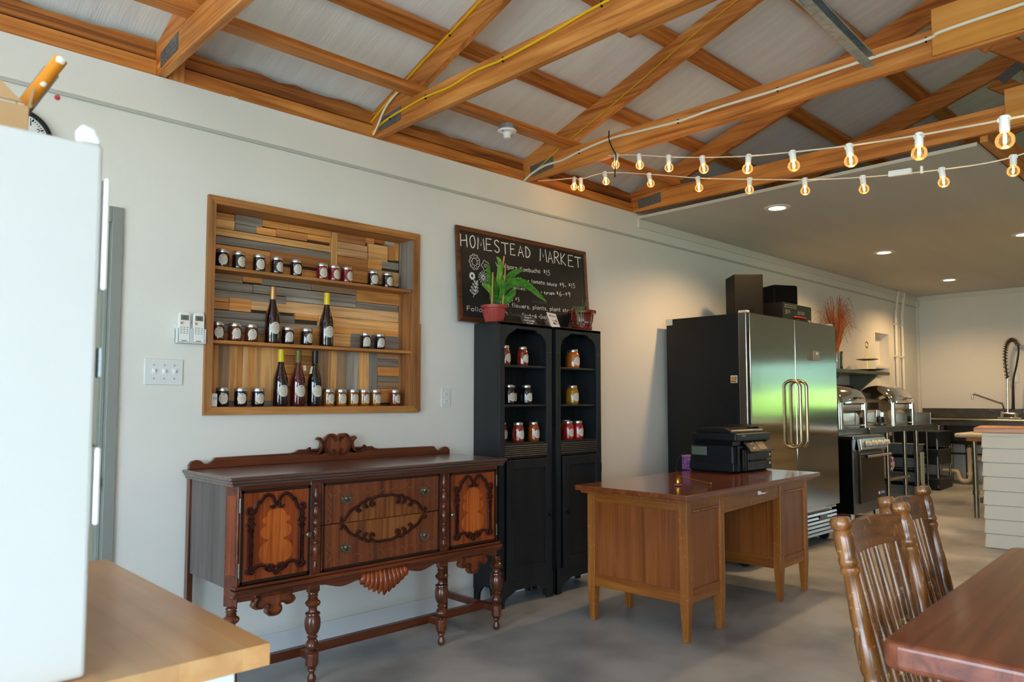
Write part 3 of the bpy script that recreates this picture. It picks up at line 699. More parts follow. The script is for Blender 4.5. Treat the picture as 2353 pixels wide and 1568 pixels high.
for rn, z, y, js in rows:
    if rn.startswith('middle'): js = js[:3] + [(1.865 + .0, 'dark')] + js[3:]
    for k, (x, c) in enumerate(js):
        jar(c, 's', (x, y, z), 'small jar of %s, %s jar on the %s' % (word[c], ORDS[k], rn), 'preserve jars on the ' + rn, random.uniform(-.25, .3))
wine = mat('wine_dark_glass', '1c0508', .06, coat=1); wine2 = mat('wine_red_glass', '4a060c', .06, coat=1); wine3 = mat('wine_black_glass', '0b0808', .06, coat=1)
cy = mat('yellow_capsule', 'e4c41c', .35); cg = mat('gold_capsule', 'b98a58', .35, .5); co = mat('olive_capsule', '6e6420', .4); cbk = mat('black_capsule', '101014', .35)
g = 'bottles in the wall niche'
bottle(wine, (1.777, .062, 1.5575), 'dark red wine bottle with copper cap on the middle niche shelf', cg, g)
bottle(wine, (2.093, .062, 1.5575), 'dark red wine bottle with yellow cap on the middle niche shelf', cy, g)
bottle(wine, (1.829, .062, 1.2315), 'red wine bottle with yellow cap at the bottom of the niche', cy, g)
b4 = bottle(wine2, (1.928, .062, 1.2315), 'red wine bottle with green cap at the bottom of the niche', co, g)
b5 = bottle(wine3, (2.027, .062, 1.2315), 'nearly black wine bottle with black cap at the bottom of the niche', cbk, g)
for bt, dx in ((b4, .02), (b5, -.022)):
    obj('hang_tag', B().prism([(0, 0), (.014, .006), (.018, -.022), (.003, -.026)] if dx > 0 else [(0, 0), (-.012, -.004), (-.02, -.04), (-.006, -.04)], 'y', -.018, -.0172, Matrix.Translation((dx, 0, .215))), paper, bt)
o = obj('price_card', B().box(1.437, 1.474, .004, .014, 1.2325, 1.296), white_pl, None, .003); tag(o, 'small white device with a display at the lower left corner of the niche', 'card')
text('digits', '12', .018, dark_num, o, Matrix.Translation((1.461, .0035, 1.272)) @ FACE)

# ================================================================ carved sideboard
so_d = wood('sideboard_dark', '3e1a0a', '652d14', '7e3e20', 'x', 1.0, .28, coat=.35, dist=1.2)
so_z = wood('sideboard_turned', '3a190b', '5e2c14', '74391c', 'z', 1.0, .25, coat=.4)
so_b = mat('sideboard_band', '241008', .3, coat=.3)
so_v = wood('sideboard_veneer', '68290a', '943f12', 'a8501c', 'z', .9, .25, coat=.4, dist=2)
so_i = wood('sideboard_inlay', '94400e', 'bc5c1c', 'd07430', 'z', .9, .22, coat=.45, dist=2.4)
so_c = wood('sideboard_centre', '4a210d', '76381a', '8e4a24', 'z', .7, .25, coat=.4, dist=2)
so_s = wood('sideboard_side', '423a38', '5c504c', '6c605c', 'z', .9, .4, coat=.15)
carve = mat('sideboard_carving', '4c2014', .16, coat=.8, var=.4, vs=30)
inl = mat('inlay_line', '7a5230', .4)
antq = mat('antique_brass', '8c826e', .3, .9)
SB = thing('sideboard', 'carved dark mahogany sideboard on turned legs under the wooden niche', 'sideboard', (2.1, -.29, 0))
P_ = lambda n, b, m, bev=0, par=None: (lambda o: o)(part(n, b, m, SB, bev)) if par is None else obj(n, b, m, par, bev)
b = B(); b.box(1.305, 2.885, -.558, -.022, .926, .941); b.box(1.313, 2.877, -.55, -.022, .912, .926); b.box(1.32, 2.87, -.543, -.022, .90, .912)
P_('top', b, wood('sideboard_top', '46302a', '5c4038', '6c4e44', 'x', .8, .3, coat=.8), .005)  # greyer than the case: reflected light is put into the base colour
P_('case', B().box(1.352, 2.838, -.505, -.04, .462, .90), so_d)
for x in (1.335, 2.84): P_('side_panel', B().box(x, x + .018, -.485, -.065, .47, .90), so_s, .002)
for x in (1.328, 2.838): P_('leg', B().box(x, x + .026, -.06, -.024, 0, .90), so_z, .002)
for x0, x1 in ((1.69, 1.745), (2.428, 2.484)): P_('front_post', B().box(x0, x1, -.527, -.5, .40, .90), so_d, .003)
for xa, s in ((1.325, 1), (2.861, -1)):
    P_('front_post', B().prism([(xa, -.47), (xa, -.476), (xa + s * .03, -.527), (xa + s * .037, -.527), (xa + s * .037, -.47)], 'z', .40, .90), so_d, .002)
    q = [Vector((xa, -.476, 0)), Vector((xa + s * .03, -.527, 0))]; n_ = Vector((-s * .051, -.03, 0)).normalized() * .0015; a_, c_ = q[0].lerp(q[1], .12) , q[0].lerp(q[1], .88)
    P_('corner_facet', B().prism([((a_ + n_).x, (a_ + n_).y), ((c_ + n_).x, (c_ + n_).y), ((c_ - n_).x, (c_ - n_).y), ((a_ - n_).x, (a_ - n_).y)], 'z', .53, .86), so_v)
P_('front_rail', B().box(1.362, 2.824, -.523, -.5, .872, .90), so_d, .002)
b = B(); b.box(1.335, 2.851, -.552, -.5, .452, .47); b.box(1.34, 2.846, -.543, -.5, .47, .484); b.box(1.335, 2.851, -.537, -.5, .436, .452)
P_('base_moulding', b, so_d, .004)
MOLD = [(-.0085, 0), (-.0088, .006), (-.007, .0105), (-.0045, .0105), (-.0018, .004), (.0018, .004), (.0045, .0105), (.007, .0105), (.0088, .006), (.0085, 0)]
def scale_prof(p, k): return [(a * k, h * k) for a, h in p]
def carved(paths, cx, cz, y, parent, m=carve, k=.98, mirror=True, off=None, prof=MOLD, name='carving'):
    b = B()
    for pth in paths:
        for s in ((1, -1) if mirror else (1,)):
            q = smooth([(s * u, v) for u, v in pth], 5)
            b.sweep(q, scale_prof(prof, k), lambda u, v, h: (cx + u, y - h, cz + v))
    return obj(name, b, m, parent) if parent is not None else b
def spiral(cx, cy, r0, r1, a0, a1, n=12): return [(cx + (r0 + (r1 - r0) * i / n) * math.cos(math.radians(a0 + (a1 - a0) * i / n)), cy + (r0 + (r1 - r0) * i / n) * math.sin(math.radians(a0 + (a1 - a0) * i / n))) for i in range(n + 1)]
door_paths = [
    spiral(.022, .124, .004, .012, 0, -200, 7) + [(.010, .138), (.018, .158), (.038, .170), (.058, .164), (.070, .150), (.078, .140), (.082, .146), (.088, .134), (.094, .116), (.104, .098), (.118, .090), (.130, .100), (.130, .114), (.120, .118), (.114, .108)],
    [(.116, .084), (.108, .074), (.116, .064), (.104, .050), (.116, .036), (.108, .026), (.112, .016), (.112, -.06), (.111, -.128), (.100, -.142), (.112, -.154), (.124, -.146)],
    [(.118, .084), (.126, .074), (.118, .064), (.131, .050), (.118, .036), (.127, .026), (.123, .016), (.123, -.06), (.124, -.128), (.134, -.142), (.122, -.154)],
    [(.098, -.136), (.086, -.128), (.070, -.126), (.054, -.130), (.046, -.142), (.034, -.146), (.028, -.136), (.036, -.128)],
    [(.046, -.142), (.032, -.152), (.018, -.152), (.010, -.142), (.016, -.134), (.024, -.140)], [(.012, -.152), (.006, -.166), (0, -.168)]]
violin = [(0, .108), (.026, .106), (.04, .092), (.046, .078), (.062, .07), (.064, .055), (.046, .047), (.05, .038), (.066, .028), (.072, .008), (.06, -.012), (.036, -.02), (.036, -.028), (.056, -.036), (.076, -.062), (.074, -.098), (.054, -.118), (.03, -.124), (.014, -.122), (0, -.138)]
for k, (x0, x1, hx) in enumerate(((1.364, 1.689, 1.672), (2.486, 2.822, 2.50))):
    z0, z1 = .488, .882; xc, zc = (x0 + x1) / 2, (z0 + z1) / 2
    d = P_('door', B().box(x0, x1, -.53, -.505, z0, z1), so_v, .003)
    b = B(); w_ = .014
    for r in ((x0, x0 + w_, z0, z1), (x1 - w_, x1, z0, z1), (x0, x1, z0, z0 + w_), (x0, x1, z1 - w_, z1)): b.box(r[0], r[1], -.5335, -.53, r[2], r[3])
    obj('edge_band', b, so_b, d, .0015)
    carved(door_paths, xc, zc, -.53, d)
    v = smooth([(xc + u, zc + w2) for u, w2 in violin] + [(xc - u, zc + w2) for u, w2 in violin[-2:0:-1]], 3, True)
    obj('inlay', B().prism(v, 'y', -.5312, -.529), so_i, d)
    b = B().lathe([(.006, 0), (.005, .008), (.012, .014), (.013, .02), (.009, .026), (0, .027)], n=16, M=Matrix.Translation((hx, -.532, .665)) @ Matrix.Rotation(PI / 2, 4, 'X')); obj('knob', b, antq, d)
    b = B(); hxx = x0 - .003 if k == 0 else x1 + .003
    for z in (.55, .82): b.tube([(hxx, -.533, z - .03), (hxx, -.533, z + .03)], .004, 8)
    obj('hinge', b, antq, d)
spn = [(.004, 0), (.007, .012), (.01, .022), (.006, .034), (.005, .044), (.011, .05), (.006, .056), (.012, .075), (.016, .095), (.011, .112), (.006, .118), (.014, .124), (.014, .131), (.006, .137), (.013, .15), (.016, .168), (.012, .186), (.006, .196), (.013, .206), (.016, .215), (.013, .224), (.006, .234), (.012, .244), (.016, .262), (.013, .28), (.006, .293), (.014, .299), (.014, .306), (.006, .312), (.01, .325), (.012, .34), (.007, .356), (.005, .37), (.008, .378), (.004, .386)]
for x in (1.7175, 2.456): P_('split_spindle', B().lathe([(r, z + .495) for r, z in spn], x, -.527, 0, 16), so_z)
xc, zm = 2.0865, .693
def quarter(s): return [[(.0, s * .108), (.045, s * .107), (.075, s * .094), (.084, s * .076), (.074, s * .066), (.064, s * .074), (.068, s * .082)],
    [(.078, s * .098), (.098, s * .100), (.112, s * .088), (.118, s * .072), (.108, s * .062), (.1, s * .07)], [(.112, s * .088), (.130, s * .086), (.150, s * .072), (.158, s * .056), (.148, s * .046), (.138, s * .054)], [(.152, s * .070), (.176, s * .062), (.200, s * .046), (.216, s * .026), (.226, s * .014), (.240, s * .012), (.244, s * .022), (.236, s * .026)]]
for k, (z0, z1, s) in enumerate(((.6955, .884, 1), (.487, .6925, -1))):
    d = P_('drawer', B().box(1.748, 2.425, -.532, -.505, z0, z1), so_c, .003)
    b = B(); za, zb = (z1 - .012, z1) if s > 0 else (z0, z0 + .012)
    for q in ((1.748, 1.76, z0, z1), (2.413, 2.425, z0, z1), (1.748, 2.425, za, zb)): b.box(q[0], q[1], -.5345, -.532, q[2], q[3])
    obj('edge_band', b, so_b, d, .001)
    carved(quarter(s), xc, zm, -.532, d, carve, .9)
    oval = [(xc + .235 * math.cos(math.radians(a)) * (.9 if 30 < a < 150 else 1), zm + s * (.002 + .1 * math.sin(math.radians(a)))) for a in range(0, 181, 12)]
    obj('inlay', B().prism(oval, 'y', -.5332, -.531), wood('sideboard_oval', '5a2c10', '844a1e', '9a602c', 'z', .6, .25, coat=.4, dist=2.4), d)
    b = B(); pth = []
    n = 10; x0, x1 = 1.775, 2.398; ze = z1 - .034 if s > 0 else z0 + .03
    for i in range(n):
        a, c = x0 + (x1 - x0) * i / n, x0 + (x1 - x0) * (i + 1) / n
        pth += [((a + c) / 2 + (c - a) * .46 * math.cos(PI - PI * j / 8), ze - s * .026 * math.sin(PI * j / 8)) for j in range(9)]
    b.sweep(pth, [(-.001, 0), (-.001, .0006), (.001, .0006), (.001, 0)], lambda u, v, h: (u, -.5322 - h, v))
    for xx, dr in ((x0, 1), (x1, -1)):
        pth = []
        for i in range(4):
            zc_ = ze - s * (.03 + i * .036); pth += [(xx + dr * .014 * math.sin(PI * j / 8), zc_ + s * (.016 - .032 * j / 8)) for j in range(9)]
        b.sweep(pth, [(-.001, 0), (-.001, .0006), (.001, .0006), (.001, 0)], lambda u, v, h: (u, -.5322 - h, v))
    obj('scalloped_inlay', b, inl, d)
    for hx in (1.868, 2.322):
        hz = .802 if s > 0 else .578; q = obj('drawer_pull', B().prism(smooth([(hx + .03 * math.cos(a) * (1 + .18 * math.cos(6 * a)), hz + .022 * math.sin(a) * (1 + .2 * math.cos(5 * a))) for a in [2 * PI * i / 18 for i in range(18)]], 2, True), 'y', -.536, -.532).tube([(hx - .02, -.538, hz + .004)] + [(hx + .021 * math.cos(math.radians(a)), -.545, hz + .004 + .022 * math.sin(math.radians(a))) for a in range(190, 351, 20)] + [(hx + .02, -.538, hz + .004)], .003, 6).ball((hx - .02, -.539, hz + .005), .005, 8).ball((hx + .02, -.539, hz + .005), .005, 8).ball((hx, -.538, hz + .004), .009, 10), antq, d)
# apron with pendants
def ap(x0, x1, low):
    n = 24; return [(x0, .455)] + [(x0 + (x1 - x0) * i / n, low((i / n))) for i in range(n + 1)] + [(x1, .455)]
f_end = lambda t: .418 + .0 - .02 * math.exp(-((t - .5) / .2) ** 2)
f_mid = lambda t: .415 - .028 * math.exp(-((t - .5) / .17) ** 2) + .012 * math.cos(t * 6 * PI) * (1 if abs(t - .5) > .18 else .2)
P_('apron', B().prism(ap(1.362, 1.69, f_end), 'y', -.525, -.505), so_d); P_('apron', B().prism(ap(1.745, 2.428, f_mid), 'y', -.525, -.505), so_d); P_('apron', B().prism(ap(2.484, 2.824, f_end), 'y', -.525, -.505), so_d)
pend = [(.0, .335), (.022, .338), (.036, .352), (.034, .368), (.026, .378), (.036, .388), (.055, .384), (.068, .374), (.088, .378), (.1, .392), (.094, .408), (.084, .416), (.088, .43), (.1, .438)]
for xc_ in (1.522, 2.656):
    q = smooth([(xc_ + u, v) for u, v in pend] + [(xc_ - u, v) for u, v in pend[:0:-1]], 3)
    o = P_('pendant', B().prism(q, 'y', -.536, -.507), so_c, .003)
    obj('carving', carved([[(u * .82, .345 + (v - .335) * .9) for u, v in pend]] + [[(.0, .43), (.085, .43)]], xc_, 0, -.536, None, k=.6), so_z, o)
for side, a_ in ((0, 0),):
    b = B()
    for i in range(-5, 6):
        ln = .122 - .010 * abs(i) - .0007 * i * i; x = 2.085 + i * .0235 * (1 - .01 * abs(i)); zt = .447
        M = Matrix.Translation((x, -.53 + .0016 * abs(i), zt)) @ Matrix.Rotation(math.radians(-i * 3.2), 4, 'Y')
        rows_ = []
        b.tube([M @ Vector((0, -.004 - .012 * math.sin(PI * j / 7), -ln * j / 7)) for j in range(8)], [.010, .0145, .0165, .0175, .0175, .016, .012, .004], 10)
    P_('carved_shell', b, so_v)
legp = [(.022, .40), (.024, .394), (.018, .39), (.024, .383), (.018, .376), (.023, .372), (.019, .368), (.03, .36), (.035, .352), (.031, .342), (.02, .334), (.018, .325), (.021, .314), (.033, .308), (.034, .302), (.028, .297), (.034, .285), (.0365, .262), (.034, .24), (.026, .22), (.018, .211), (.02, .206), (.025, .202), (.019, .196), (.018, .19), (.024, .184), (.030, .172), (.0315, .163), (.028, .154), (.019, .146), (.024, .143), (.019, .138), (.023, .134), (.021, .13)]
foot = [(.02, .078), (.0185, .072), (.022, .068), (.017, .062), (.019, .056), (.012, .046), (.012, .04), (.019, .026), (.02, .015), (.016, .004), (.010, 0), (0, 0)]
for x in (1.342, 1.7175, 2.456, 2.842):
    o = P_('leg', B().lathe(legp, x, -.513, 0, 24).lathe(foot, x, -.513, 0, 20), so_z)
    obj('leg_block', B().prism([(x + .026 * math.cos(a) * 1.15, -.513 + .026 * math.sin(a) * 1.15) for a in [PI / 8 + i * PI / 4 for i in range(8)]], 'z', .076, .132), so_d, o, .004)
b = B(); b.box(1.36, 2.83, -.42, -.385, .092, .132); b.box(1.33, 1.362, -.49, -.05, .094, .13); b.box(2.827, 2.856, -.49, -.05, .094, .13)
for x in (1.7175, 2.456): b.box(x - .014, x + .014, -.49, -.42, .096, .128)
P_('stretcher', b, so_d, .003)
# gallery board and crest
hl = [(1.33, .941), (1.33, .962), (1.342, .978), (1.362, .984), (1.384, .978), (1.4, .964), (1.418, .963), (1.438, .975), (1.452, .99), (1.64, .991), (1.84, .992), (1.87, .998), (1.885, 1.008), (1.93, 1.008)]
gb = hl + [(4.215 - x, z) for x, z in hl[::-1]]
g = P_('gallery', B().prism(gb, 'y', -.046, -.022), so_d, .002)
xc = 2.1075
shield = [(0, 1.085 - .012), (.02, 1.085), (.05, 1.082), (.075, 1.06), (.08, 1.03), (.068, 1.0), (.045, .975), (.02, .966), (0, .972)]
q = smooth([(xc + u, v) for u, v in shield] + [(xc - u, v) for u, v in shield[-2:0:-1]], 3, True)
cr = obj('crest', B().prism(q, 'y', -.048, -.026), so_c, g)
wing = [(.072, .985), (.1, .975), (.135, .978), (.165, .99), (.178, 1.004), (.17, 1.014), (.158, 1.006), (.14, .998), (.118, 1.0), (.1, 1.018), (.098, 1.04), (.108, 1.055), (.118, 1.052), (.124, 1.06), (.112, 1.07), (.094, 1.066), (.083, 1.045), (.082, 1.015)]
for s in (1, -1): b = B().prism([(xc + s * u, v) for u, v in wing], 'y', -.046, -.026); obj('crest_wing', b, so_d, g, .002)
cp = [spiral(.022, 1.052, .004, .014, 250, 60, 8) + [(.04, 1.08), (.062, 1.07), (.074, 1.045), (.074, 1.018), (.062, .994), (.042, .976), (.024, .974), (.014, .986), (.02, .998), (.03, .994)],
      [(.112, 1.06), (.1, 1.052), (.091, 1.035), (.094, 1.012), (.108, .992), (.13, .985), (.152, .99), (.168, 1.0), (.17, 1.012), (.16, 1.01)]]
obj('carving', carved(cp, xc, 0, -.048, None, k=.8), so_z, cr)

# ================================================================ black cupboards
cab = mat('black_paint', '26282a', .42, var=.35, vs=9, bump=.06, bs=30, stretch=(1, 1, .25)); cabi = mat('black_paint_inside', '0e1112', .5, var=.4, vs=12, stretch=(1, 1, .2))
iron = mat('dark_iron', '2c2a26', .4, .8)
def cupboard(x0, x1, label, hinge):
    t = thing('cupboard', label, 'cupboard', ((x0 + x1) / 2, -.13, 0), 0, 'black arched cupboards'); H_ = 1.752; yf = -.25; yb = -.008
    for x in (x0, x1 - .018):
        o_ = [(yf + .018, 0), (yf + .07, 0)] + [(yf + .07 + .01, .07), (yf + .095, .115), (-.095, .115), (-.06, .07), (-.05, 0)] + [(yb, 0), (yb, H_ - .02), (yf + .018, H_ - .02)]
        part('side_panel', B().prism(o_, 'x', x, x + .018), cab, t)
    part('top', B().box(x0, x1, yf, yb, H_ - .02, H_), cab, t, .002)
    b = B(); n = 4
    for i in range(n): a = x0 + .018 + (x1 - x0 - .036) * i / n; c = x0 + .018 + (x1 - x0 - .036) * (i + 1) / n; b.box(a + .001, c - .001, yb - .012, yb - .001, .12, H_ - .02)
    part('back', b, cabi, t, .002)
    sl, sr = x0 + .043, x1 - .048
    part('stile', B().box(x0, sl, yf, yf + .018, .0, 1.58), cab, t, .002); part('stile', B().box(sr, x1, yf, yf + .018, .0, 1.58), cab, t, .002)
    ar = [(x0, H_ - .0005), (x1, H_ - .0005), (x1, 1.58), (sr, 1.58)] + arc(sr - .1, 1.60, .1, 0, 80, 8)[1:] + [(sr - .1, 1.715), (sl + .1, 1.715)] + arc(sl + .1, 1.60, .1, 100, 180, 8)[:-1] + [(sl, 1.58), (x0, 1.58)]
    part('arched_rail', B().prism(ar, 'y', yf, yf + .018), cab, t, .0015)
    for z in (1.485, 1.237, .998): part('shelf', B().box(x0 + .018, x1 - .018, yf + .012, yb - .012, z - .014, z), cab, t, .002)
    b = B(); b.box(sl, sr, yf + .004, yf + .018, .90, .985)
    for i in range(6): b.tube([(sl, yf + .004, .915 + i * .0125), (sr, yf + .004, .915 + i * .0125)], .005, 6)
    part('reeded_rail', b, cab, t)
    dx0, dx1, dz0, dz1 = sl + .006, sr + .02, .166, .895
    d = part('door', B().box(dx0 + .05, dx1 - .05, yf - .004, yf + .01, dz0 + .06, dz1 - .06), cab, t)
    b = B()
    for r in ((dx0, dx0 + .06, dz0, dz1), (dx1 - .05, dx1, dz0, dz1), (dx0 + .06, dx1 - .05, dz0, dz0 + .07), (dx0 + .06, dx1 - .05, dz1 - .06, dz1)): b.box(r[0], r[1], yf - .018, yf - .0005, r[2], r[3])
    o = obj('door_frame', b, cab, d, .003)
    kx = dx1 - .022 if hinge == 'l' else dx0 + .03
    b = B(); c0 = Vector((kx, yf - .02, .53))
    b.lathe([(.008, 0), (.005, .01), (.007, .018), (0, .02)], n=10, M=Matrix.Translation(c0) @ Matrix.Rotation(PI / 2, 4, 'X'))
    b.tube(smooth([tuple(c0 + Vector((.004, -.018, .022))), tuple(c0 + Vector((-.002, -.022, .006))), tuple(c0 + Vector((.002, -.02, -.012))), tuple(c0 + Vector((.008, -.018, -.03)))], 4), .0035, 6)
    b.tube([tuple(c0 + Vector((0, -.018, 0))), tuple(c0 + Vector((-.016, -.02, -.006)))], .003, 6)
    obj('latch', b, iron, d)
    b = B(); hx = dx0 - .002 if hinge == 'l' else dx1 + .002
    for z in (.26, .8): b.tube([(hx, yf - .018, z - .03), (hx, yf - .018, z + .03)], .004, 6)
    obj('hinge', b, iron, d)
    sk = [(x0, .166), (x1, .166), (x1, 0), (sr + .02, 0)] + [(sr + .012, .03), (sr - .02, .062), (sr - .07, .082), (sr - .1, .094), (sl + .1, .094), (sl + .07, .082), (sl + .02, .062), (sl - .012, .03)] + [(sl - .02, 0), (x0, 0)]
    part('skirt', B().prism(sk, 'y', yf - .004, yf + .016), cab, t, .0015)
    part('floor_board', B().box(x0 + .018, x1 - .018, yf + .02, yb - .012, .11, .125), cab, t)
    return t
cupboard(3.11, 3.578, 'tall black arched cupboard next to the sideboard, potted plant on top', 'l')
cupboard(3.622, 4.082, 'tall black arched cupboard next to the desk, glazed pot on top', 'r')
g = 'jars in the black cupboards'
def cj(kind, size, x, y, z, label, r=0.0): jar(kind, size, (x, y, z), label, g, r)
cj('salsa', 'm', 3.225, -.17, 1.485, 'salsa jar on the top shelf of the left cupboard, left one', .15); cj('salsa', 'm', 3.385, -.17, 1.485, 'salsa jar on the top shelf of the left cupboard, right one', .1)
cj('dark', 'm', 3.262, -.17, 1.237, 'black jam jar on the middle shelf of the left cupboard, front left'); cj('dark', 'm', 3.42, -.17, 1.237, 'black jam jar on the middle shelf of the left cupboard, right one'); cj('dark', 'm', 3.36, -.09, 1.237, 'black jam jar standing behind two others on the middle shelf, left cupboard')
cj('salsa', 'm', 3.33, -.185, .998, 'orange-brown jar at the front of the bottom shelf, left cupboard'); cj('orange', 'm', 3.488, -.17, .998, 'amber jar on the right of the bottom shelf, left cupboard'); cj('salsa', 'm', 3.275, -.09, .998, 'orange jar tucked behind another on the bottom shelf, left cupboard'); cj('tan', 'm', 3.2, -.12, .998, 'jar half hidden by the left stile on the bottom shelf, left cupboard')
cj('tan', 'q', 3.885, -.165, 1.485, 'large orange sauce jar on the top shelf of the right cupboard'); cj('tan', 'm', 3.955, -.08, 1.485, 'orange jar behind the large one on the top shelf, right cupboard'); cj('salsa', 'm', 3.70, -.12, 1.485, 'orange jar half hidden by the left stile, top shelf of the right cupboard')
cj('yellow', 'q', 3.89, -.15, 1.237, 'yellow pickle jar on the middle shelf of the right cupboard'); cj('salsa', 'm', 3.70, -.12, 1.237, 'jar half hidden by the left stile, middle shelf of the right cupboard')
cj('redj', 'm', 3.80, -.19, .998, 'red jelly jar on the bottom shelf of the right cupboard, left of two'); cj('redj', 'm', 3.902, -.19, .998, 'red jelly jar on the bottom shelf of the right cupboard, right of two'); cj('tan', 'q', 3.90, -.075, .998, 'tall orange jar behind the two red ones, right cupboard')

# ================================================================ chalkboard
brd_o = Vector((2.935, -.056, 1.7535)); bv = Vector((0, .040, .612)).normalized(); bn = Vector((0, -bv.z, bv.y))
def bp(u, v, h): return tuple(brd_o + Vector((1, 0, 0)) * u + bv * v + bn * h)
def bprism(b, pts, h0, h1):
    lo = [b.bm.verts.new(bp(u, v, h0)) for u, v in pts]; hi = [b.bm.verts.new(bp(u, v, h1)) for u, v in pts]; n = len(pts)
    b.bm.faces.new(lo); b.bm.faces.new(hi[::-1])
    for i in range(n): b.bm.faces.new((lo[i], hi[i], hi[(i + 1) % n], lo[(i + 1) % n]))
W_, H_ = 1.246, .612
t = thing('chalkboard', 'black HOMESTEAD MARKET chalkboard in a brown frame leaning on the wall above the cupboards', 'chalkboard', brd_o)
b = B(); bprism(b, [(.02, .02), (W_ - .02, .02), (W_ - .02, H_ - .02), (.02, H_ - .02)], .0, .012)
part('slate', b, mat('slate', '2a2725', .55, var=.25, vs=3.5, col2='1c1b1a', detail=8), t)
wf_ = wood('chalkboard_frame', '3e1d0c', '5e3017', '74401f', 'x', 1, .4, coat=.1)
fo, fi = [(0, 0), (W_, 0), (W_, H_), (0, H_)], [(.03, .03), (W_ - .03, .03), (W_ - .03, H_ - .03), (.03, H_ - .03)]
for i in range(4):
    j = (i + 1) % 4; b = B(); bprism(b, [fo[i], fo[j], fi[j], fi[i]], 0, .018); part('frame_board', b, wf_, t, .002)
GL = {'H': (6, '0,0 0,10|6,.2 5.6,10|0,4.6 6,5.6'), 'O': (6, '~3,10 .6,8 .2,4 1.6,.4 3.6,0 5.6,3 5.6,7 4.4,9.6 3,10'), 'M': (8, '0,0 1,10 4,3.5 7,10 8,0'), 'E': (6, '5.8,10 .6,10 .3,0 6,.4|.4,5.2 4.6,5.5'), 'S': (6, '~5.4,8.6 3.6,10 1,9 .8,6.8 3,5.2 5.2,3.6 5,1 2.6,0 .3,1.4'), 'T': (7, '0,9.8 7,10|3.6,10 3.6,0'), 'A': (6, '0,0 2.8,10 6,0|1,3.6 5,4'), 'D': (6, '~.2,0 .2,3 .2,7 .2,10 3,9 5.6,6 5.2,2.6 3,.4 .2,0'), 'R': (6, '.3,0 .3,10|~.3,10 3.6,9.8 5.2,7.8 3.4,5.4 .3,5|2,5 6,0'), 'K': (6, '.3,0 .3,10|5.4,10 .4,4.4 6,0'), 'F': (5, '5,10 .4,10 .3,0|.4,5.4 4,5.5'), 'C': (6, '~5.4,8 3.6,10 1,8.4 .2,4.6 1.4,1 3.6,0 5.6,1.6'), 'J': (5, '~4,10 4,3 2.6,.2 .8,.4 0,2.4'), 'I': (5, '0,10 5,10|2.5,10 2.5,0|0,0 5,0'), 'V': (6, '0,10 3,0 6,10'),
 'a': (5, '~4.4,5.4 2.2,6 .4,3.6 .8,.8 2.8,.2 4.2,2|4.5,6 4.5,.2'), 'b': (5, '.4,10 .4,0|~.4,4 2.4,6 4.6,4 4.2,1 2,0 .4,1.4'), 'c': (4.4, '~4.2,5 2.6,6 .6,4.4 .6,1.4 2.4,0 4.2,1'), 'd': (5, '4.5,10 4.5,0|~4.4,4.6 2.4,6 .4,3.6 1,.6 2.8,.2 4.4,1.8'), 'e': (4.6, '~.6,3 4.2,3.4 3.8,5.4 2,6 .5,4 .7,1.2 2.4,0 4.4,1'), 'f': (3.6, '~3.6,9.2 2.4,10 1.4,8.4 1.4,0|0,5.6 3.2,5.8'), 'g': (5, '~4.4,5.2 2.4,6 .5,4 1,1.2 2.8,1 4.3,2.6|~4.5,6 4.5,-1.6 2.8,-3.4 .6,-2.6'), 'h': (5, '.4,10 .4,0|~.4,3.6 2,6 4,5.4 4.4,3 4.4,0'), 'i': (1.6, '.8,6 .8,0|.8,8.2 .9,8.5'), 'j': (2.4, '~1.8,6 1.8,-2 .8,-3.2 -.6,-2.6|1.8,8.2 1.9,8.5'), 'k': (4.6, '.4,10 .4,0|4,6 .5,2.8 4.6,0'), 'l': (1.6, '.8,10 .8,0'), 'm': (7.4, '.4,6 .4,0|~.4,3.8 2,6 3.6,4.8 3.7,0|~3.7,3.8 5.2,6 6.8,4.8 7,0'), 'n': (5, '.4,6 .4,0|~.4,3.6 2.2,6 4.2,5 4.5,0'), 'o': (5, '~2.6,6 .6,4.6 .5,1.6 2.4,0 4.4,1.4 4.5,4.4 2.6,6'), 'p': (5, '.4,6 .4,-3.4|~.4,4 2.4,6 4.6,4.2 4.2,1.2 2.2,.2 .4,1.4'), 'q': (5, '4.5,6 4.5,-3.4|~4.4,4.8 2.4,6 .5,3.6 1,.8 2.8,.4 4.4,2'), 'r': (3.6, '.4,6 .4,0|~.4,3.4 1.6,5.6 3.4,5.6'), 's': (4, '~3.6,5.2 2,6 .6,4.8 2,3 3.6,1.6 2.2,0 .3,.8'), 't': (3.6, '1.6,9 1.6,.4 3,0|0,6 3.4,6.2'), 'u': (5, '~.4,6 .4,1.6 2,0 4.2,1.6|4.5,6 4.5,0'), 'v': (4.4, '0,6 2.2,0 4.4,6'), 'w': (6.6, '0,6 1.6,0 3.3,5 5,0 6.6,6'), 'y': (4.6, '.2,6 2.4,.6|4.6,6 1,-3.4'), '+': (4, '2,6.4 2,1.6|0,4 4,4'), ',': (1.6, '1,1 .3,-1.4'), ':': (1.6, '.8,1 .9,1.3|.8,5 .9,5.3'), '.': (1.4, '.6,0 .7,.4'), '-': (4.4, '.4,4 4,4.2'), '$': (4, '~3.4,7.6 2,8.6 .8,7.4 2.2,6 3.4,4.8 2,3.6 .6,4.4|2,9.4 2,2.8'), '1': (2, '1,10 1,0'), '5': (4.4, '4.2,10 1.2,10 .8,6|~.8,6 3.2,6.2 4.2,3.6 3.2,.8 .4,0'), '6': (4.4, '~3.6,10 1.2,6.6 .4,2.8 1.6,.2 3.8,1 4,3.6 2.2,4.6 .6,3'), '9': (4.4, '~4,8 2.2,10 .5,8.2 1.2,5.6 3.4,6 4.2,8.6 3.6,3 2.8,0'), ' ': (3, '')}
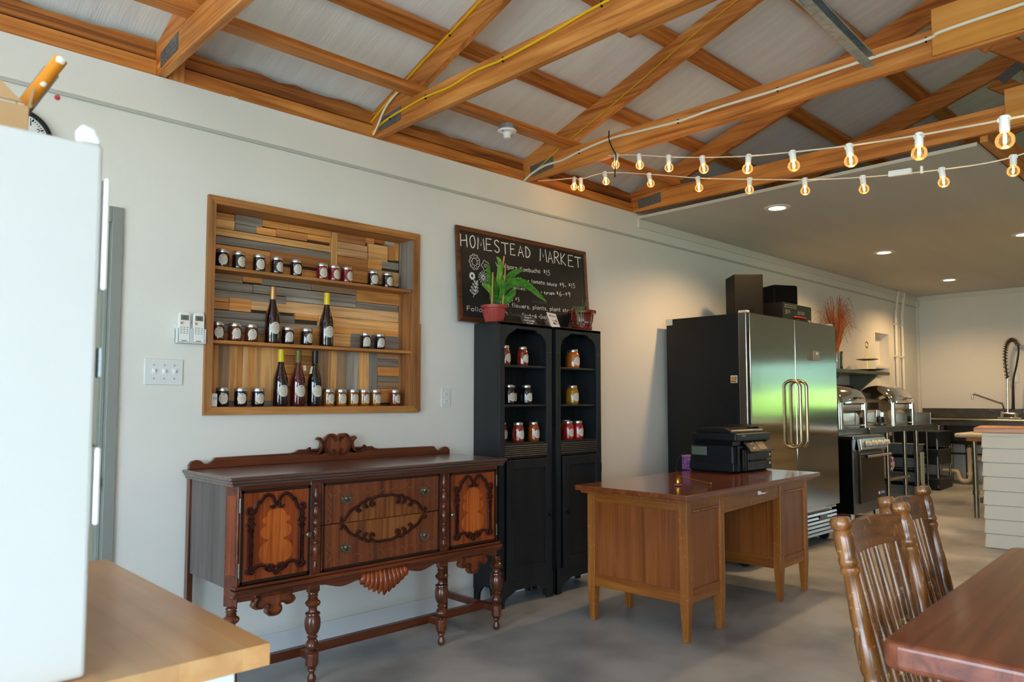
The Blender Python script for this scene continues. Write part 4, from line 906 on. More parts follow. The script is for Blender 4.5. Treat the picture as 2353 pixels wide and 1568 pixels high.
def strokes(ch):
    for s in GL[ch][1].split('|'):
        if not s: continue
        sm = s[0] == '~'; q = [tuple(float(v) for v in p.split(',')) for p in s.lstrip('~').split()]
        yield smooth(q, 5) if sm and len(q) > 2 else q
def write(b, text_, u0, v0, u1, v1, h, wd):
    """chalk strokes: text runs from (u0,v0) to (u1,v1), h is the letter height"""
    tot = sum(GL[c][0] + 1.6 for c in text_) - 1.6; x = 0; kx = (u1 - u0) / tot; kz = h / 10
    for c in text_:
        jz = random.uniform(-.03, .03) * h
        for st in strokes(c):
            q = [(u0 + (x + a) * kx, v0 + (v1 - v0) * (x + a) / tot + z * kz + jz) for a, z in st]
            b.sweep(q, [(-wd / 2, .0004), (-wd / 2, .0011), (wd / 2, .0011), (wd / 2, .0004)], lambda u, v, hh: bp(u, v, .012 + hh))
        x += GL[c][0] + 1.6
TITLE = [('H', 0.037, 0.089, 0.481, 0.563), ('O', 0.114, 0.159, 0.483, 0.561), ('M', 0.178, 0.236, 0.477, 0.556), ('E', 0.250, 0.303, 0.482, 0.562), ('S', 0.323, 0.372, 0.481, 0.563), ('T', 0.388, 0.454, 0.481, 0.558), ('E', 0.468, 0.515, 0.482, 0.559), ('A', 0.542, 0.594, 0.485, 0.558), ('D', 0.615, 0.658, 0.485, 0.558), ('M', 0.754, 0.821, 0.478, 0.568), ('A', 0.835, 0.885, 0.480, 0.563), ('R', 0.900, 0.954, 0.481, 0.568), ('K', 0.969, 1.020, 0.479, 0.564), ('E', 1.047, 1.103, 0.482, 0.565), ('T', 1.118, 1.191, 0.482, 0.560)]
b = B()
for c, a0, a1, z0, z1 in TITLE[:9]: write(b, c, a0, z0, a1, z0, z1 - z0, .0075)
part('lettering', b, chalk, t); b = B()
for c, a0, a1, z0, z1 in TITLE[9:]: write(b, c, a0, z0, a1, z0, z1 - z0, .0075)
part('lettering', b, chalk, t)
for q in (('Vinegars,', .33, .388, .54, .387, .028), ('Kombucha', .553, .383, .749, .392, .030), ('$15', .783, .386, .846, .386, .037), ('Salsa, pickles + tomato sauce', .344, .309, .913, .316, .028), ('$9-', .942, .317, 1.015, .314, .033), ('$15', 1.038, .322, 1.106, .324, .033),
          ('Jams, jellies,', .335, .251, .604, .254, .023), ('+ syrups', .745, .248, .883, .254, .021), ('$6-$9', .904, .248, 1.051, .254, .033), ('eggs $5', .385, .166, .532, .171, .028), ('Cut flowers, plants, plant starts', .364, .125, 1.091, .141, .028), ('Follow us on:', .067, .072, .433, .071, .029), ('Facebook +Instagram', .555, .069, .887, .075, .026)): b = B(); write(b, *q, .0038); part('lettering', b, chalk, t)
b = B(); write(b, 'Twitter', .439, .069, .539, .07, .021, .003); write(b, 'antiques', .66, .178, .80, .183, .016, .002)
part('faded_lettering', b, mat('chalk_faded', '6e6a66', .8), t)
PR = [(-.0016, .0004), (-.0016, .0011), (.0016, .0011), (.0016, .0004)]; bpl = lambda u, v, hh: bp(u, v, .012 + hh)
def ring(cx, cy, rx, ry, petals=0, amp=0, n=48): return [(cx + rx * (1 + amp * abs(math.sin(petals * a / 2))) * math.cos(a), cy + ry * (1 + amp * abs(math.sin(petals * a / 2))) * math.sin(a)) for a in [2 * PI * i / n for i in range(n)]]
b = B(); b.sweep(ring(.147, .393, .022, .024), PR, bpl, True); b.sweep(ring(.147, .393, .038, .042, 9, .22, 72), PR, bpl, True)
for i in range(9):
    a = 2 * PI * (i + .5) / 9; b.sweep([(.147 + .027 * math.cos(a), .393 + .03 * math.sin(a)), (.147 + .038 * math.cos(a), .393 + .042 * math.sin(a))], PR, bpl)
part('chalk_flower', b, chalk, t); b = B()
b.sweep(ring(.238, .379, .009, .009), PR, bpl, True); b.sweep(ring(.238, .379, .022, .024, 5, .5, 60), PR, bpl, True)
part('chalk_flower', b, chalk, t); b = B()
b.sweep(ring(.122, .298, .018, .019, 8, .3, 60), PR, bpl, True); b.sweep(ring(.122, .298, .012, .013, 8, .3, 40), [(-.004, .0004), (-.004, .001), (.004, .001), (.004, .0004)], bpl, True)
part('chalk_flower', b, chalk, t); b = B()
for i in range(14):
    a = 2 * PI * i / 14; b.sweep([(.216 + .006 * math.cos(a), .298 + .006 * math.sin(a)), (.216 + .036 * math.cos(a), .298 + .036 * math.sin(a))], PR, bpl); b.sweep(ring(.216 + .038 * math.cos(a), .298 + .038 * math.sin(a), .0022, .0022, n=8), PR, bpl, True)
part('chalk_flower', b, chalk, t); b = B()
b.sweep(smooth([(.122, .162), (.14, .19), (.15, .225), (.154, .268)], 5), PR, bpl)
for i in range(4):
    z = .18 + i * .022; x = .133 + i * .006; l_ = .036 - i * .006
    for s in (-1, 1): b.sweep(smooth([(x, z), (x + s * l_ * .5, z + .008), (x + s * l_, z + .026), (x + s * l_ * .45, z + .022), (x, z)], 4), PR, bpl)
part('chalk_sprig', b, chalk, t); b = B()
b.sweep([(.775, .035), (.815, .035), (.815, .072), (.775, .072)], PR, bpl, True); b.sweep(ring(.795, .053, .009, .009, n=16), PR, bpl, True)
part('chalk_icon', b, chalk, t)

# ================================================================ on top of the black cupboards
def leaf(path, wd, fold=.25, nrm=(0, -1, 0), k=6, prof=None):
    """strap leaf: folded ribbon along a path"""
    b = B(); b.sm = True; q = smooth(path, k); n = len(q); R = []
    for i, p in enumerate(q):
        p = Vector(p); t = (Vector(q[min(i + 1, n - 1)]) - Vector(q[max(i - 1, 0)])).normalized(); s = t.cross(Vector(nrm)).normalized(); u = s.cross(t)
        f = i / (n - 1); w_ = wd * (prof(f) if prof else (min(1, .45 + 1.6 * f) * (1 - max(0, (f - .55) / .45) ** 2.2)))
        R.append([b.bm.verts.new(p + s * w_ * a + u * w_ * fold * (abs(a))) for a in (-1, -.5, 0, .5, 1)])
    for A, D in zip(R, R[1:]):
        for j in range(4): b.bm.faces.new((A[j], A[j + 1], D[j + 1], D[j]))
    return b
def add_leaf(t, name, m, *a, **k):
    o = part(name, leaf(*a, **k), m, t); so_ = o.modifiers.new('thickness', 'SOLIDIFY'); so_.thickness = .0015; return o
grn = mat('leaf_green', '4a962c', .28, vs=22, col2='2a641c', stretch=(1, 1, 3), coat=.2); grn2 = mat('leaf_light', '86c048', .3, vs=20, col2='4a8a28', coat=.2); terra = mat('red_plastic_pot', 'b2463c', .45, var=.2, vs=6)
bam = mat('bamboo_stick', 'c99a5a', .5, var=.3, vs=30, stretch=(1, 1, .2)); soil = mat('soil', '3a2a1c', .9, var=.4, vs=60)
cx, cy, cz = 3.138, -.166, 1.7525
t = thing('potted_plant', 'green strap-leaved plant with bamboo stakes in a red plastic pot on the left cupboard', 'plant', (cx, cy, cz))
pr = []
b = B().lathe([(0, 0), (.053, 0), (.056, .003), (.074, .085), (.084, .087), (.086, .105), (.08, .106), (.072, .1), (.07, .092)], cx, cy, cz, 40)
for i in range(24):
    a = 2 * PI * i / 24; b.tube([(cx + .0575 * math.cos(a), cy + .0575 * math.sin(a), cz + .02), (cx + .072 * math.cos(a), cy + .072 * math.sin(a), cz + .075)], .004, 6)
part('pot', b, terra, t); part('soil', B().lathe([(0, .092), (.071, .09), (.071, .086), (0, .086)], cx, cy, cz, 20), soil, t)
z0 = 1.85
Ls = [([(3.145, cy, z0), (3.155, cy - .005, 1.95), (3.172, cy - .01, 2.06), (3.165, cy - .02, 2.13), (3.13, cy - .03, 2.165)], .025), ([(3.155, cy, z0), (3.18, cy - .02, 1.93), (3.225, cy - .04, 1.995), (3.29, cy - .055, 2.018), (3.38, cy - .06, 2.0), (3.47, cy - .06, 1.955), (3.555, cy - .06, 1.915)], .028),
      ([(3.155, cy, z0), (3.19, cy - .01, 1.96), (3.225, cy - .02, 2.03), (3.30, cy - .02, 2.085), (3.395, cy - .01, 2.12)], .024), ([(3.125, cy, z0), (3.11, cy - .01, 1.93), (3.06, cy - .02, 1.965), (3.005, cy - .03, 1.975)], .022), ([(3.135, cy - .01, z0), (3.13, cy - .02, 1.93), (3.115, cy - .02, 2.0), (3.10, cy - .03, 2.045)], .022),
      ([(3.16, cy - .02, z0), (3.20, cy - .05, 1.90), (3.245, cy - .06, 1.945), (3.27, cy - .06, 1.96)], .024), ([(3.15, cy + .01, z0), (3.185, cy + .02, 1.95), (3.225, cy + .02, 2.02), (3.25, cy + .01, 2.04)], .024), ([(3.12, cy, z0), (3.11, cy + .01, 1.97), (3.095, cy + .005, 2.06), (3.07, cy - .01, 2.10), (3.045, cy - .02, 2.09)], .018), ([(3.15, cy - .02, z0), (3.165, cy - .045, 1.93), (3.16, cy - .05, 1.99), (3.15, cy - .05, 2.03)], .026), ([(3.165, cy, z0), (3.225, cy - .03, 1.91), (3.27, cy - .04, 1.93)], .026)]
for k, (p, w_) in enumerate(Ls): add_leaf(t, 'leaf', grn if k % 3 else grn2, p, w_)
for p, r in (([(3.092, cy - .03, 1.845), (3.095, cy - .035, 2.06)], .005), ([(3.165, cy - .05, 1.845), (3.21, cy - .03, 2.13)], .005), ([(3.19, cy + .02, 1.845), (3.225, cy, 2.185)], .0055)): part('stake', B().tube(p, r, 8), bam, t)
part('wire_tie', B().tube([(3.09, cy - .04, 1.885), (3.13, cy - .055, 1.878), (3.17, cy - .056, 1.88)], .0012, 5).tube([(3.15, cy - .05, 1.985), (3.185, cy - .045, 1.982), (3.22, cy - .03, 1.985)], .0012, 5), galv, t)
cx, cy = 3.965, -.178
t = thing('glazed_pot', 'glazed red-brown ceramic pot with thin trailing grass on the right cupboard', 'plant pot', (cx, cy, cz))
gl_ = mat('glazed_ceramic', '7a2614', .12, coat=.6, var=.35, vs=12); gl2 = mat('glazed_relief', '5c1c10', .15, coat=.7, bump=1.0, bs=75, vs=60, col2='b0907a', vlo=.45, vhi=.36)
part('pot', B().lathe([(0, .02), (.062, .02), (.066, .024), (.082, .11), (.1, .118), (.103, .13), (.1, .14), (.094, .14), (.086, .125), (.078, .06), (0, .05)], cx, cy, cz, 36), gl_, t)
part('relief_band', B().lathe([(.0675, .03), (.0695, .034), (.0825, .1), (.0815, .106)], cx, cy, cz, 36), gl2, t)
part('saucer', B().lathe([(0, 0), (.066, 0), (.07, .004), (.073, .026), (.069, .026), (.066, .018), (0, .018)], cx, cy, cz, 32), gl_, t)
part('soil', B().lathe([(0, .125), (.084, .123), (.084, .118), (0, .118)], cx, cy, cz, 20), soil, t)
b = B()
for i in range(22):
    x0 = cx - .06 + random.uniform(-.03, .03); y0 = cy - .02 + random.uniform(-.03, .02); dx = random.uniform(.03, .085); dz = random.uniform(.0, .11)
    b.tube(smooth([(x0, y0, cz + .125), (x0 - dx * .4, y0 - .02, cz + .16), (x0 - dx * .9, y0 - .04, cz + .13), (x0 - dx - .005, y0 - .045, cz + .13 - dz)], 4), .0013, 4)
for p in (.01, .05, .075): b.tube(smooth([(cx - .03, cy - .02, cz + .125), (cx - .03 + p * .4, cy - .03, cz + .17), (cx - .045 + p * .9, cy - .04, cz + .215)], 4), .0012, 4)
part('grass_strands', b, mat('dry_grass', '6f8a5a', .6), t)
# small signs leaning back on the cupboard edge
M = Matrix.Translation((3.43, -.2, 1.7525)) @ Matrix.Rotation(math.radians(-28), 4, 'X')
t = thing('chalk_sign', 'small dark chalk sign leaning in front of the chalkboard on the left cupboard', 'sign', (3.43, -.2, 1.7525))
o = part('panel', B().box(-.066, .066, -.003, .003, .002, .075, M), mat('slate_grey', '4a463f', .7), t, .001)
b = B(); b.box(-.02, .02, .0, .05, .0, .003, Matrix.Translation((3.43, -.2, 1.7525))); part('stand', b, black_pl, t)
for s_, z_, h_ in (('Dust +', .057, .022), ('clothing eggs', .035, .019), ('$ 2 each', .014, .018)):
    m_ = text_mesh(s_, h_, .0004); m_.transform(M @ Matrix.Translation((0, -.0036, z_)) @ FACE); m_.materials.clear(); m_.materials.append(chalk); m_.name = 'lettering'
    o = bpy.data.objects.new('lettering', m_); C.objects.link(o); o.parent = t; o.location = -t.location
M = Matrix.Translation((3.668, -.205, 1.7525)) @ Matrix.Rotation(math.radians(-24), 4, 'X') @ Matrix.Rotation(math.radians(6), 4, 'Z')
t = thing('payment_sign', 'white card payment sign on the right cupboard beside the glazed pot', 'sign', (3.668, -.205, 1.7525))
part('panel', B().box(-.05, .05, -.002, .002, .002, .112, M), white_pl, t, .001); part('backing', B().box(-.056, .056, .003, .008, .002, .09, M), mat('grey_acrylic', '8c8478', .4), t, .001)
b = B(); b.box(-.018, .018, 0, .05, 0, .003, Matrix.Translation((3.668, -.2, 1.7525))); part('stand', b, black_pl, t)
def on_panel(name, s_, h_, x_, z_, m_):
    me = text_mesh(s_, h_, .0003); me.transform(M @ Matrix.Translation((x_, -.0026, z_)) @ FACE); me.materials.clear(); me.materials.append(m_); me.name = name
    o = bpy.data.objects.new(name, me); C.objects.link(o); o.parent = t; o.location = -t.location
on_panel('lettering', 'Square', .018, .008, .088, mat('sign_grey', '6a6a6a', .5))
b = B(); b.prism([(-.033, .082), (-.023, .082), (-.023, .094), (-.033, .094)], 'y', -.0032, -.0022, M); part('square_logo', b, dark_num, t)
b = B().box(.012, .034, -.003, -.002, .044, .06, M); part('card_logo', b, mat('logo_orange', 'd8642a', .5), t)
b = B().box(-.016, .008, -.003, -.002, .022, .04, M); part('card_logo', b, mat('logo_blue', '3a6a9a', .5), t)
on_panel('card_logo', 'VISA', .011, -.008, .052, mat('logo_navy', '28407a', .5)); on_panel('card_logo', 'DISCOVER', .008, .025, .03, mat('sign_grey', ''))

# ================================================================ oak desk (turned slightly) and what stands on it
oak_x = wood('oak_rail', '7a4012', '96561a', 'aa6826', 'x', .8, .35, coat=.15, wear='b98448'); oak_y = wood('oak_rail_side', '7a4012', '96561a', 'aa6826', 'y', .8, .35, coat=.15); oak_z = wood('oak_leg', '84481a', 'a05e20', 'b2702e', 'z', .8, .35, coat=.15, wear='b58448')
oak_p = wood('oak_panel', '7a3f14', '925020', 'a25e28', 'z', .5, .32, coat=.2, dist=2.5); oak_t = wood('oak_top', '643016', '84431e', '985428', 'x', .5, .2, coat=.5, dist=1.6)
DK = thing('desk', 'old oak kneehole desk with tapered legs in the middle of the room', 'desk', (3.381, -1.397, 0), math.radians(2.6))
dk = lambda n, b, m, bev=.002: obj(n, b, m, DK, bev)
H = .772
dk('top', B().box(-.062, 1.70, -.036, .70, H - .03, H), oak_t, .005); dk('top_moulding', B().box(-.03, 1.60, -.018, .68, H - .045, H - .03), oak_x, .003)
LX = [(0, .05), (.353, .403), (1.13, 1.18), (1.505, 1.555)]
for a, c in LX:
    for y0, y1 in ((0, .05), (.606, .656)):
        m_ = (a + c) / 2; ym = (y0 + y1) / 2; b = B(); b.box(a, c, y0, y1, .19, H - .046)
        lo = [(m_ + sx * .016, ym + sy * .016, 0) for sy in (-1, 1) for sx in (-1, 1)]; hi = [(m_ + sx * .025, ym + sy * .025, .19) for sy in (-1, 1) for sx in (-1, 1)]
        vl = [b.bm.verts.new(p) for p in lo]; vh = [b.bm.verts.new(p) for p in hi]
        for f in ((0, 1, 3, 2),): b.bm.faces.new([vl[i] for i in f])
        for i, j in ((0, 1), (1, 3), (3, 2), (2, 0)): b.bm.faces.new((vl[i], vl[j], vh[j], vh[i]))
        dk('leg', b, oak_z, .002)
for k, (a, c) in enumerate(((.0, .403), (1.13, 1.555))):
    for x in (a + .008, c - .02): dk('side_panel', B().box(x, x + .012, .05, .606, .26, .69), oak_p, 0)
    for x in (a + .002, c - .022):
        dk('side_rail', B().box(x, x + .02, .05, .606, .20, .268), oak_y); dk('side_rail', B().box(x, x + .02, .05, .606, .678, H - .046), oak_y)
    dk('front_panel', B().box(a + .05, c - .05, .012, .024, .265, .665), oak_p, 0); dk('back_panel', B().box(a + .05, c - .05, .63, .642, .265, .665), oak_p, 0)
    dk('front_rail', B().box(a + .05, c - .05, .004, .03, .20, .268), oak_x); dk('front_rail', B().box(a + .05, c - .05, .004, .03, .668, .682), oak_x); dk('back_bottom_rail', B().box(a + .05, c - .05, .62, .645, .20, .268), oak_x)
    dk('end_drawer', B().box(a + .052, c - .052, .002, .03, .684, H - .048), oak_x)
    dk('pedestal_floor', B().box(a + .01, c - .01, .03, .62, .205, .222), oak_x)
d = dk('drawer', B().box(.405, 1.128, .006, .03, .652, H - .05), oak_x)
b = B(); b.box(.835, .86, -.004, .006, .694, .716); b.box(.843, .85, -.022, -.004, .70, .708); b.box(.838, .878, -.026, -.02, .70, .708); obj('drawer_pull', b, white_pl, d, .001)
dk('apron', B().prism([(.403, .652), (1.13, .652), (1.13, .645), (.403, .628)], 'y', .01, .03), oak_x)
dk('back_rail', B().box(.403, 1.13, .62, .64, .66, H - .046), oak_x)

T0 = H + .0005
t = thing('printer', 'black multifunction printer with a tilted touch screen on the oak desk', 'printer', (4.795, -.84, T0))
blk2 = mat('printer_black', '15181a', .32, var=.15, vs=3); blk3 = mat('printer_panel', '2a1c14', .18, coat=.4)
b = B().box(4.553, 5.03, -1.0, -.665, T0, .955); part('body', b, blk2, t, .012, 3)
part('base_skirt', B().box(4.549, 5.035, -1.006, -.66, T0 + .01, .84), black_pl, t, .006)
part('scanner', B().box(4.556, 5.035, -1.022, -.67, .985, 1.04), blk2, t, .012, 3); part('scanner_neck', B().box(4.575, 5.02, -.985, -.68, .95, .99), black_gl, t, .004)
b = B(); b.prism([(-.985, 1.038), (-.70, 1.038), (-.71, 1.072), (-.93, 1.077), (-.975, 1.06)], 'x', 4.562, 5.02); part('feeder_cover', b, blk2, t, .01, 3)
part('feeder_tray', B().prism([(4.86, 1.07), (5.035, 1.084), (5.035, 1.09), (4.86, 1.08)], 'y', -.96, -.72), blk2, t, .002)
b = B().box(4.5465, 4.556, -.80, -.68, .885, .945); part('hand_grip', b, mat('printer_grey', '5c655c', .35), t, .008)  # lighter grey box: the light in the grip recess is put into its colour
b = B().prism([(-1.055, .915), (-1.048, .905), (-.99, .972), (-1.0, .985)], 'x', 4.70, 5.06); cp_ = part('control_panel', b, blk3, t, .004)
def slope(u, v, h=.0006): # on the tilted panel
    a = Vector((0, -1.055, .915)); d_ = Vector((0, .055, .07)); n_ = Vector((0, -.07, .055)).normalized(); p = a + d_ * v + n_ * h; return (u, p.y, p.z)
b = B().quad(slope(4.835, .15), slope(4.94, .15), slope(4.94, .88), slope(4.835, .88)); obj('screen', b, mat('touch_screen', '8a7058', .2), cp_)
b = B()
for v_ in (.3, .7): b.quad(slope(4.755, v_ - .07), slope(4.785, v_ - .07), slope(4.785, v_ + .07), slope(4.755, v_ + .07))
b.quad(slope(4.8, .05), slope(4.805, .05), slope(4.805, .95), slope(4.8, .95)); obj('button', b, mat('button_grey', 'b9aa98', .4), cp_)
for z0_, z1_ in ((T0 + .012, .845), (.855, .905)):
    o = part('paper_tray', B().box(4.70, 5.03, -1.03, -.99, z0_, z1_), blk2, t, .004); b = B().box(4.80, 4.93, -1.033, -1.028, (z0_ + z1_) / 2 - .008, (z0_ + z1_) / 2 + .008); obj('tray_grip', b, black_gl, o, .002)
    b = B().box(4.992, 5.006, -1.0325, -1.029, z1_ - .03, z1_ - .014); obj('tray_label', b, white_pl, o)
for x in (4.575, 4.635, 4.665): part('front_column', B().box(x, x + .022, -1.026, -.995, T0 + .008, .96 if x < 4.6 else .93), black_gl, t, .006, 3)
part('output_tray', B().box(4.70, 5.0, -1.04, -.98, .918, .924), black_pl, t, .001)
text('lettering', 'EPSON', .016, mat('print_silver', 'b8b8b4', .4), t, Matrix.Translation((4.66 - 4.795, -1.0226 + .84, 1.022 - T0)) @ FACE)
t = thing('pencil_cup', 'purple patterned square cup beside the printer', 'cup', (4.615, -.615, T0))
b = B().prism([(-.036, -.036), (.036, -.036), (.036, .036), (-.036, .036), (-.036, -.03), (-.03, -.03), (-.03, .03), (.03, .03), (.03, -.03), (-.036, -.03)], 'z', .003, .1); o = obj('wall', B().box(-.036, .036, -.036, .036, 0, .1), mat('purple_pattern', '6a3f8a', .6, vs=60, col2='9a6a7a', vlo=.42, vhi=.52), t, .003)
obj('rim', B().box(-.0375, .0375, -.0375, .0375, .092, .1012), mat('lilac_rim', '9b7a90', .5), t, .002)
o = obj('power_cord', B().tube(smooth([(4.57, -.655, .90), (4.52, -.63, .895), (4.47, -.62, .85), (4.44, -.62, .80), (4.43, -.63, T0 + .003), (4.40, -.66, T0 + .003)], 5), .003, 6), blk); tag(o, 'thin black cord looping down behind the printer', 'cord')
t = thing('candle_snuffer', 'brass candle snuffer with a long thin handle lying on the desk', 'candle snuffer', (3.672, -1.15, T0))
b = B().lathe([(.0165, .012), (.0175, .014), (.015, .03), (.012, .045), (.006, .05), (0, .051)], n=20); obj('bell', b, brass, t)
b = B().tube([(0, 0, .05), (-.004, 0, .058), (.19, -.098, .006)], .0022, 8).ball((.19, -.098, .006), .0055, 10).ball((-.004, 0, .058), .0035, 8); obj('handle', b, brass, t)
o = obj('pink_stone', B().ball((3.672, -1.152, T0 + .0065), 1, 14, (.027, .022, .0065)), mat('pink_stone', 'a85a6e', .4)); tag(o, 'small pink polished stone under the brass snuffer bell', 'stone')

# ================================================================ steel refrigerator
brushed = mat('brushed_steel', 'a89f8c', .12, 1, bump=.004, bs=2.2, stretch=(1.0, 1.0, 2.2))
X0, X1, XM, YF, ZT = 5.145, 6.674, 5.88, -.82, 1.932; HXA, HXB = 5.808, 5.922
FR = thing('refrigerator', 'tall black and stainless double-door refrigerator behind the desk', 'refrigerator', (5.91, -.44, fz(5.91)))
fr_ = lambda n, b, m, bev=.003: part(n, b, m, FR, bev)
fr_('cabinet', B().box(X0, X1, YF + .04, -.075, .35, ZT - .004), mat('fridge_black', '101315', .42, var=.3, vs=2.5, spec=.4))
fr_('corner_trim', B().box(X0 - .003, X0 + .02, YF + .032, YF + .095, .35, ZT), steel)
for k, (x0, x1, hx) in enumerate(((X0, XM - .003, HXA), (XM + .003, X1, HXB))):
    d = fr_('door', B().box(x0, x1, YF, YF + .034, .36, ZT - .006), brushed, .006)
    fr_('door_gasket', B().box(x0 + .01, x1 - .01, YF + .033, YF + .041, .37, ZT - .015), black_pl, 0)
    z0, z1, ox = .885, 1.425, -.067; sn = lambda a: math.sin(math.radians(a)); cs = lambda a: math.cos(math.radians(a))
    pth = [(hx, YF + .002, z0)] + [(hx, YF + ox * sn(a), z0 + .05 * (1 - cs(a))) for a in range(30, 91, 20)] + [(hx, YF + ox, z0 + .1), (hx, YF + ox, z1 - .1)] + [(hx, YF + ox * sn(a), z1 - .05 * (1 - cs(a))) for a in range(90, 29, -20)] + [(hx, YF + .002, z1)]
    obj('handle', B().tube(pth, .0135, 12), mat('handle_steel', 'b09a78', .22, 1), d)
b = B(); b.box(X0 + .03, X1 - .03, YF + .06, -.08, .13, .35)
for i in range(6): b.box(X0 + .02, X1 - .02, YF + .02, YF + .055, .12 + i * .033, .142 + i * .033, rot('X', -18, (0, YF + .035, .13 + i * .033)))
fr_('grille', b, steel); fr_('badge', B().box(6.3, 6.44, YF + .012, YF + .02, .25, .29), mat('badge_grey', '6a665c', .4))
for q in ((X0 - .01, X0 + .035, YF + .02, YF + .09, ZT - .004, ZT + .014), (X1 - .05, X1, YF + .02, YF + .09, ZT - .004, ZT + .014), (X1 - .11, X1 - .03, YF + .02, YF + .055, .335, .352)): fr_('hinge', B().box(*q), mat('hinge_cream', 'd9cfb8', .4))
fr_('edge_tape', B().box(X0 - .003, X0 + .001, -.135, -.073, ZT - .054, ZT - .002), mat('tape', 'c9c7b4', .6), 0)
for x, y in ((X0 + .09, YF + .13), (X1 - .10, YF + .11), (X0 + .09, -.16), (X1 - .1, -.16)):
    f = fz(x); M = Matrix.Translation((x, y, f + .05)) @ Matrix.Rotation(PI / 2, 4, 'Y')
    c_ = fr_('caster', B().lathe([(0, -.016), (.046, -.016), (.05, -.01), (.05, .01), (.046, .016), (0, .016)], n=24, M=M), black_pl, 0)
    obj('caster_fork', B().box(x - .024, x - .018, y - .03, y + .03, f + .05, .13).box(x + .018, x + .024, y - .03, y + .03, f + .05, .13).box(x - .024, x + .024, y - .03, y + .03, .122, .132), chrome, c_)
o = obj('fridge_magnet', B().box(X0 - .008, X0 - .0005, -.71, -.656, 1.397, 1.453), white_pl, None, .001); tag(o, 'small picture magnet on the black side of the refrigerator', 'magnet')
obj('picture', B().box(X0 - .0088, X0 - .0078, -.706, -.66, 1.401, 1.446), mat('magnet_picture', 'c98a2a', .5, vs=55, col2='2a3440', vlo=.44, vhi=.5), o)
t = thing('note_holder', 'grey paper note held by a magnet on the right steel door', 'note', (6.21, YF, 1.64))
part('note', B().box(6.105, 6.21, YF - .0035, YF - .0005, 1.60, 1.683), mat('note_dark', '7b7568', .6), t, 0); part('note', B().box(6.20, 6.32, YF - .007, YF - .004, 1.602, 1.685), mat('note_grey', 'a09a8a', .6), t, 0); part('magnet', B().box(6.255, 6.28, YF - .012, YF - .007, 1.654, 1.672), white_pl, t, .002)
FT = 1.9285
spk = mat('speaker_black', '0e0c09', .6, spec=.2)
t = thing('speaker', 'tall black loudspeaker on the left end of the refrigerator top', 'speaker', (5.67, -.49, FT), math.radians(-44))
obj('cabinet', B().box(-.12, .12, -.12, .12, 0, .37), spk, t, .008); obj('grille', B().prism([(-.12, .12), (.12, .12), (.085, .155), (-.085, .155)], 'z', .005, .365), black_pl, t, .003)
obj('terminal_plate', B().box(-.03, .03, -.123, -.118, .03, .09), black_gl, t, .002)
t = thing('receiver', 'black audio receiver on the refrigerator, its rear sockets facing the room', 'receiver', (6.16, -.62, FT))
part('case', B().box(5.89, 6.42, -.72, -.46, FT + .012, FT + .155), mat('receiver_black', '0c0a08', .4), t, .003)
b = B()
for x in (5.93, 6.38):
    for y in (-.68, -.50): b.lathe([(0, FT), (.016, FT), (.018, FT + .012), (0, FT + .012)], x, y, 0, 12)
part('foot', b, black_pl, t)
b = B(); MX = lambda x, z: Matrix.Translation((x, -.72, z)) @ Matrix.Rotation(PI / 2, 4, 'X')
for r_ in range(2):
    for i in range(9): b.lathe([(.0065, 0), (.0065, .006), (.003, .007), (0, .006)], n=8, M=MX(5.92 + i * .025, FT + .135 - r_ * .018))
part('socket', b, mat('socket_grey', '7a766c', .4, .5), t)
b = B()
for i in range(9): b.lathe([(.009, 0), (.009, .014), (.006, .018), (0, .018)], n=10, M=MX(6.09 + i * .023, FT + .045))
part('red_terminal', b, mat('terminal_red', 'b01818', .35), t)
b = B()
for i in range(9): b.lathe([(.009, 0), (.009, .014), (.006, .018), (0, .018)], n=10, M=MX(6.10 + i * .023, FT + .022))
part('black_terminal', b, black_gl, t)
b = B(); b.box(6.15, 6.21, -.7215, -.72, FT + .07, FT + .1); b.box(6.22, 6.28, -.7215, -.72, FT + .07, FT + .1); b.box(5.93, 5.97, -.7215, -.72, FT + .06, FT + .1); b.box(5.985, 6.01, -.7215, -.72, FT + .07, FT + .1); part('print', b, mat('receiver_print', '6e6a5c', .5), t)
b = B().box(6.35, 6.405, -.7215, -.72, FT + .015, FT + .035); part('serial_label', b, mat('serial_label', 'd8cba0', .5), t)
t = thing('speaker', 'black loudspeaker standing behind the receiver on the right of the refrigerator top', 'speaker', (6.53, -.36, FT), math.radians(-28))
obj('cabinet', B().box(-.13, .13, -.12, .12, 0, .39), spk, t, .02, 3); obj('terminal_plate', B().box(-.03, .03, -.123, -.118, .03, .09), black_gl, t, .002)

# ================================================================ kitchen end
st_leg = mat('table_leg_steel', '9a8f78', .25, 1); st_dark = mat('dull_steel', '6d6a5f', .35, .9, var=.3, vs=8)
RX0, RX1, RY = 7.16, 7.89, -.745; rf = fz(7.6)
t = thing('range', 'black and steel kitchen range with four knobs beside the refrigerator', 'stove', (7.52, -.38, rf))
part('body', B().box(RX0, RX1, RY, -.03, .20, .90), black_gl, t, .004); part('front_frame', B().box(RX0 + .004, RX1 - .004, RY - .006, RY, .2, .80), mat('range_steel', '5a5348', .3, .9), t, .003)
d = part('oven_door', B().box(RX0 + .12, RX1 - .03, RY - .03, RY - .006, .29, .755), mat('oven_door_steel', '4a3f34', .22, .9, var=.2, vs=3), t, .004)
b = B().tube([(RX0 + .14, RY - .075, .735), (RX1 + .02, RY - .075, .735)], .014, 10)
for x in (RX0 + .2, RX1 - .05): b.tube([(x, RY - .03, .735), (x, RY - .075, .735)], .009, 8)
obj('door_handle', b, chrome, d)
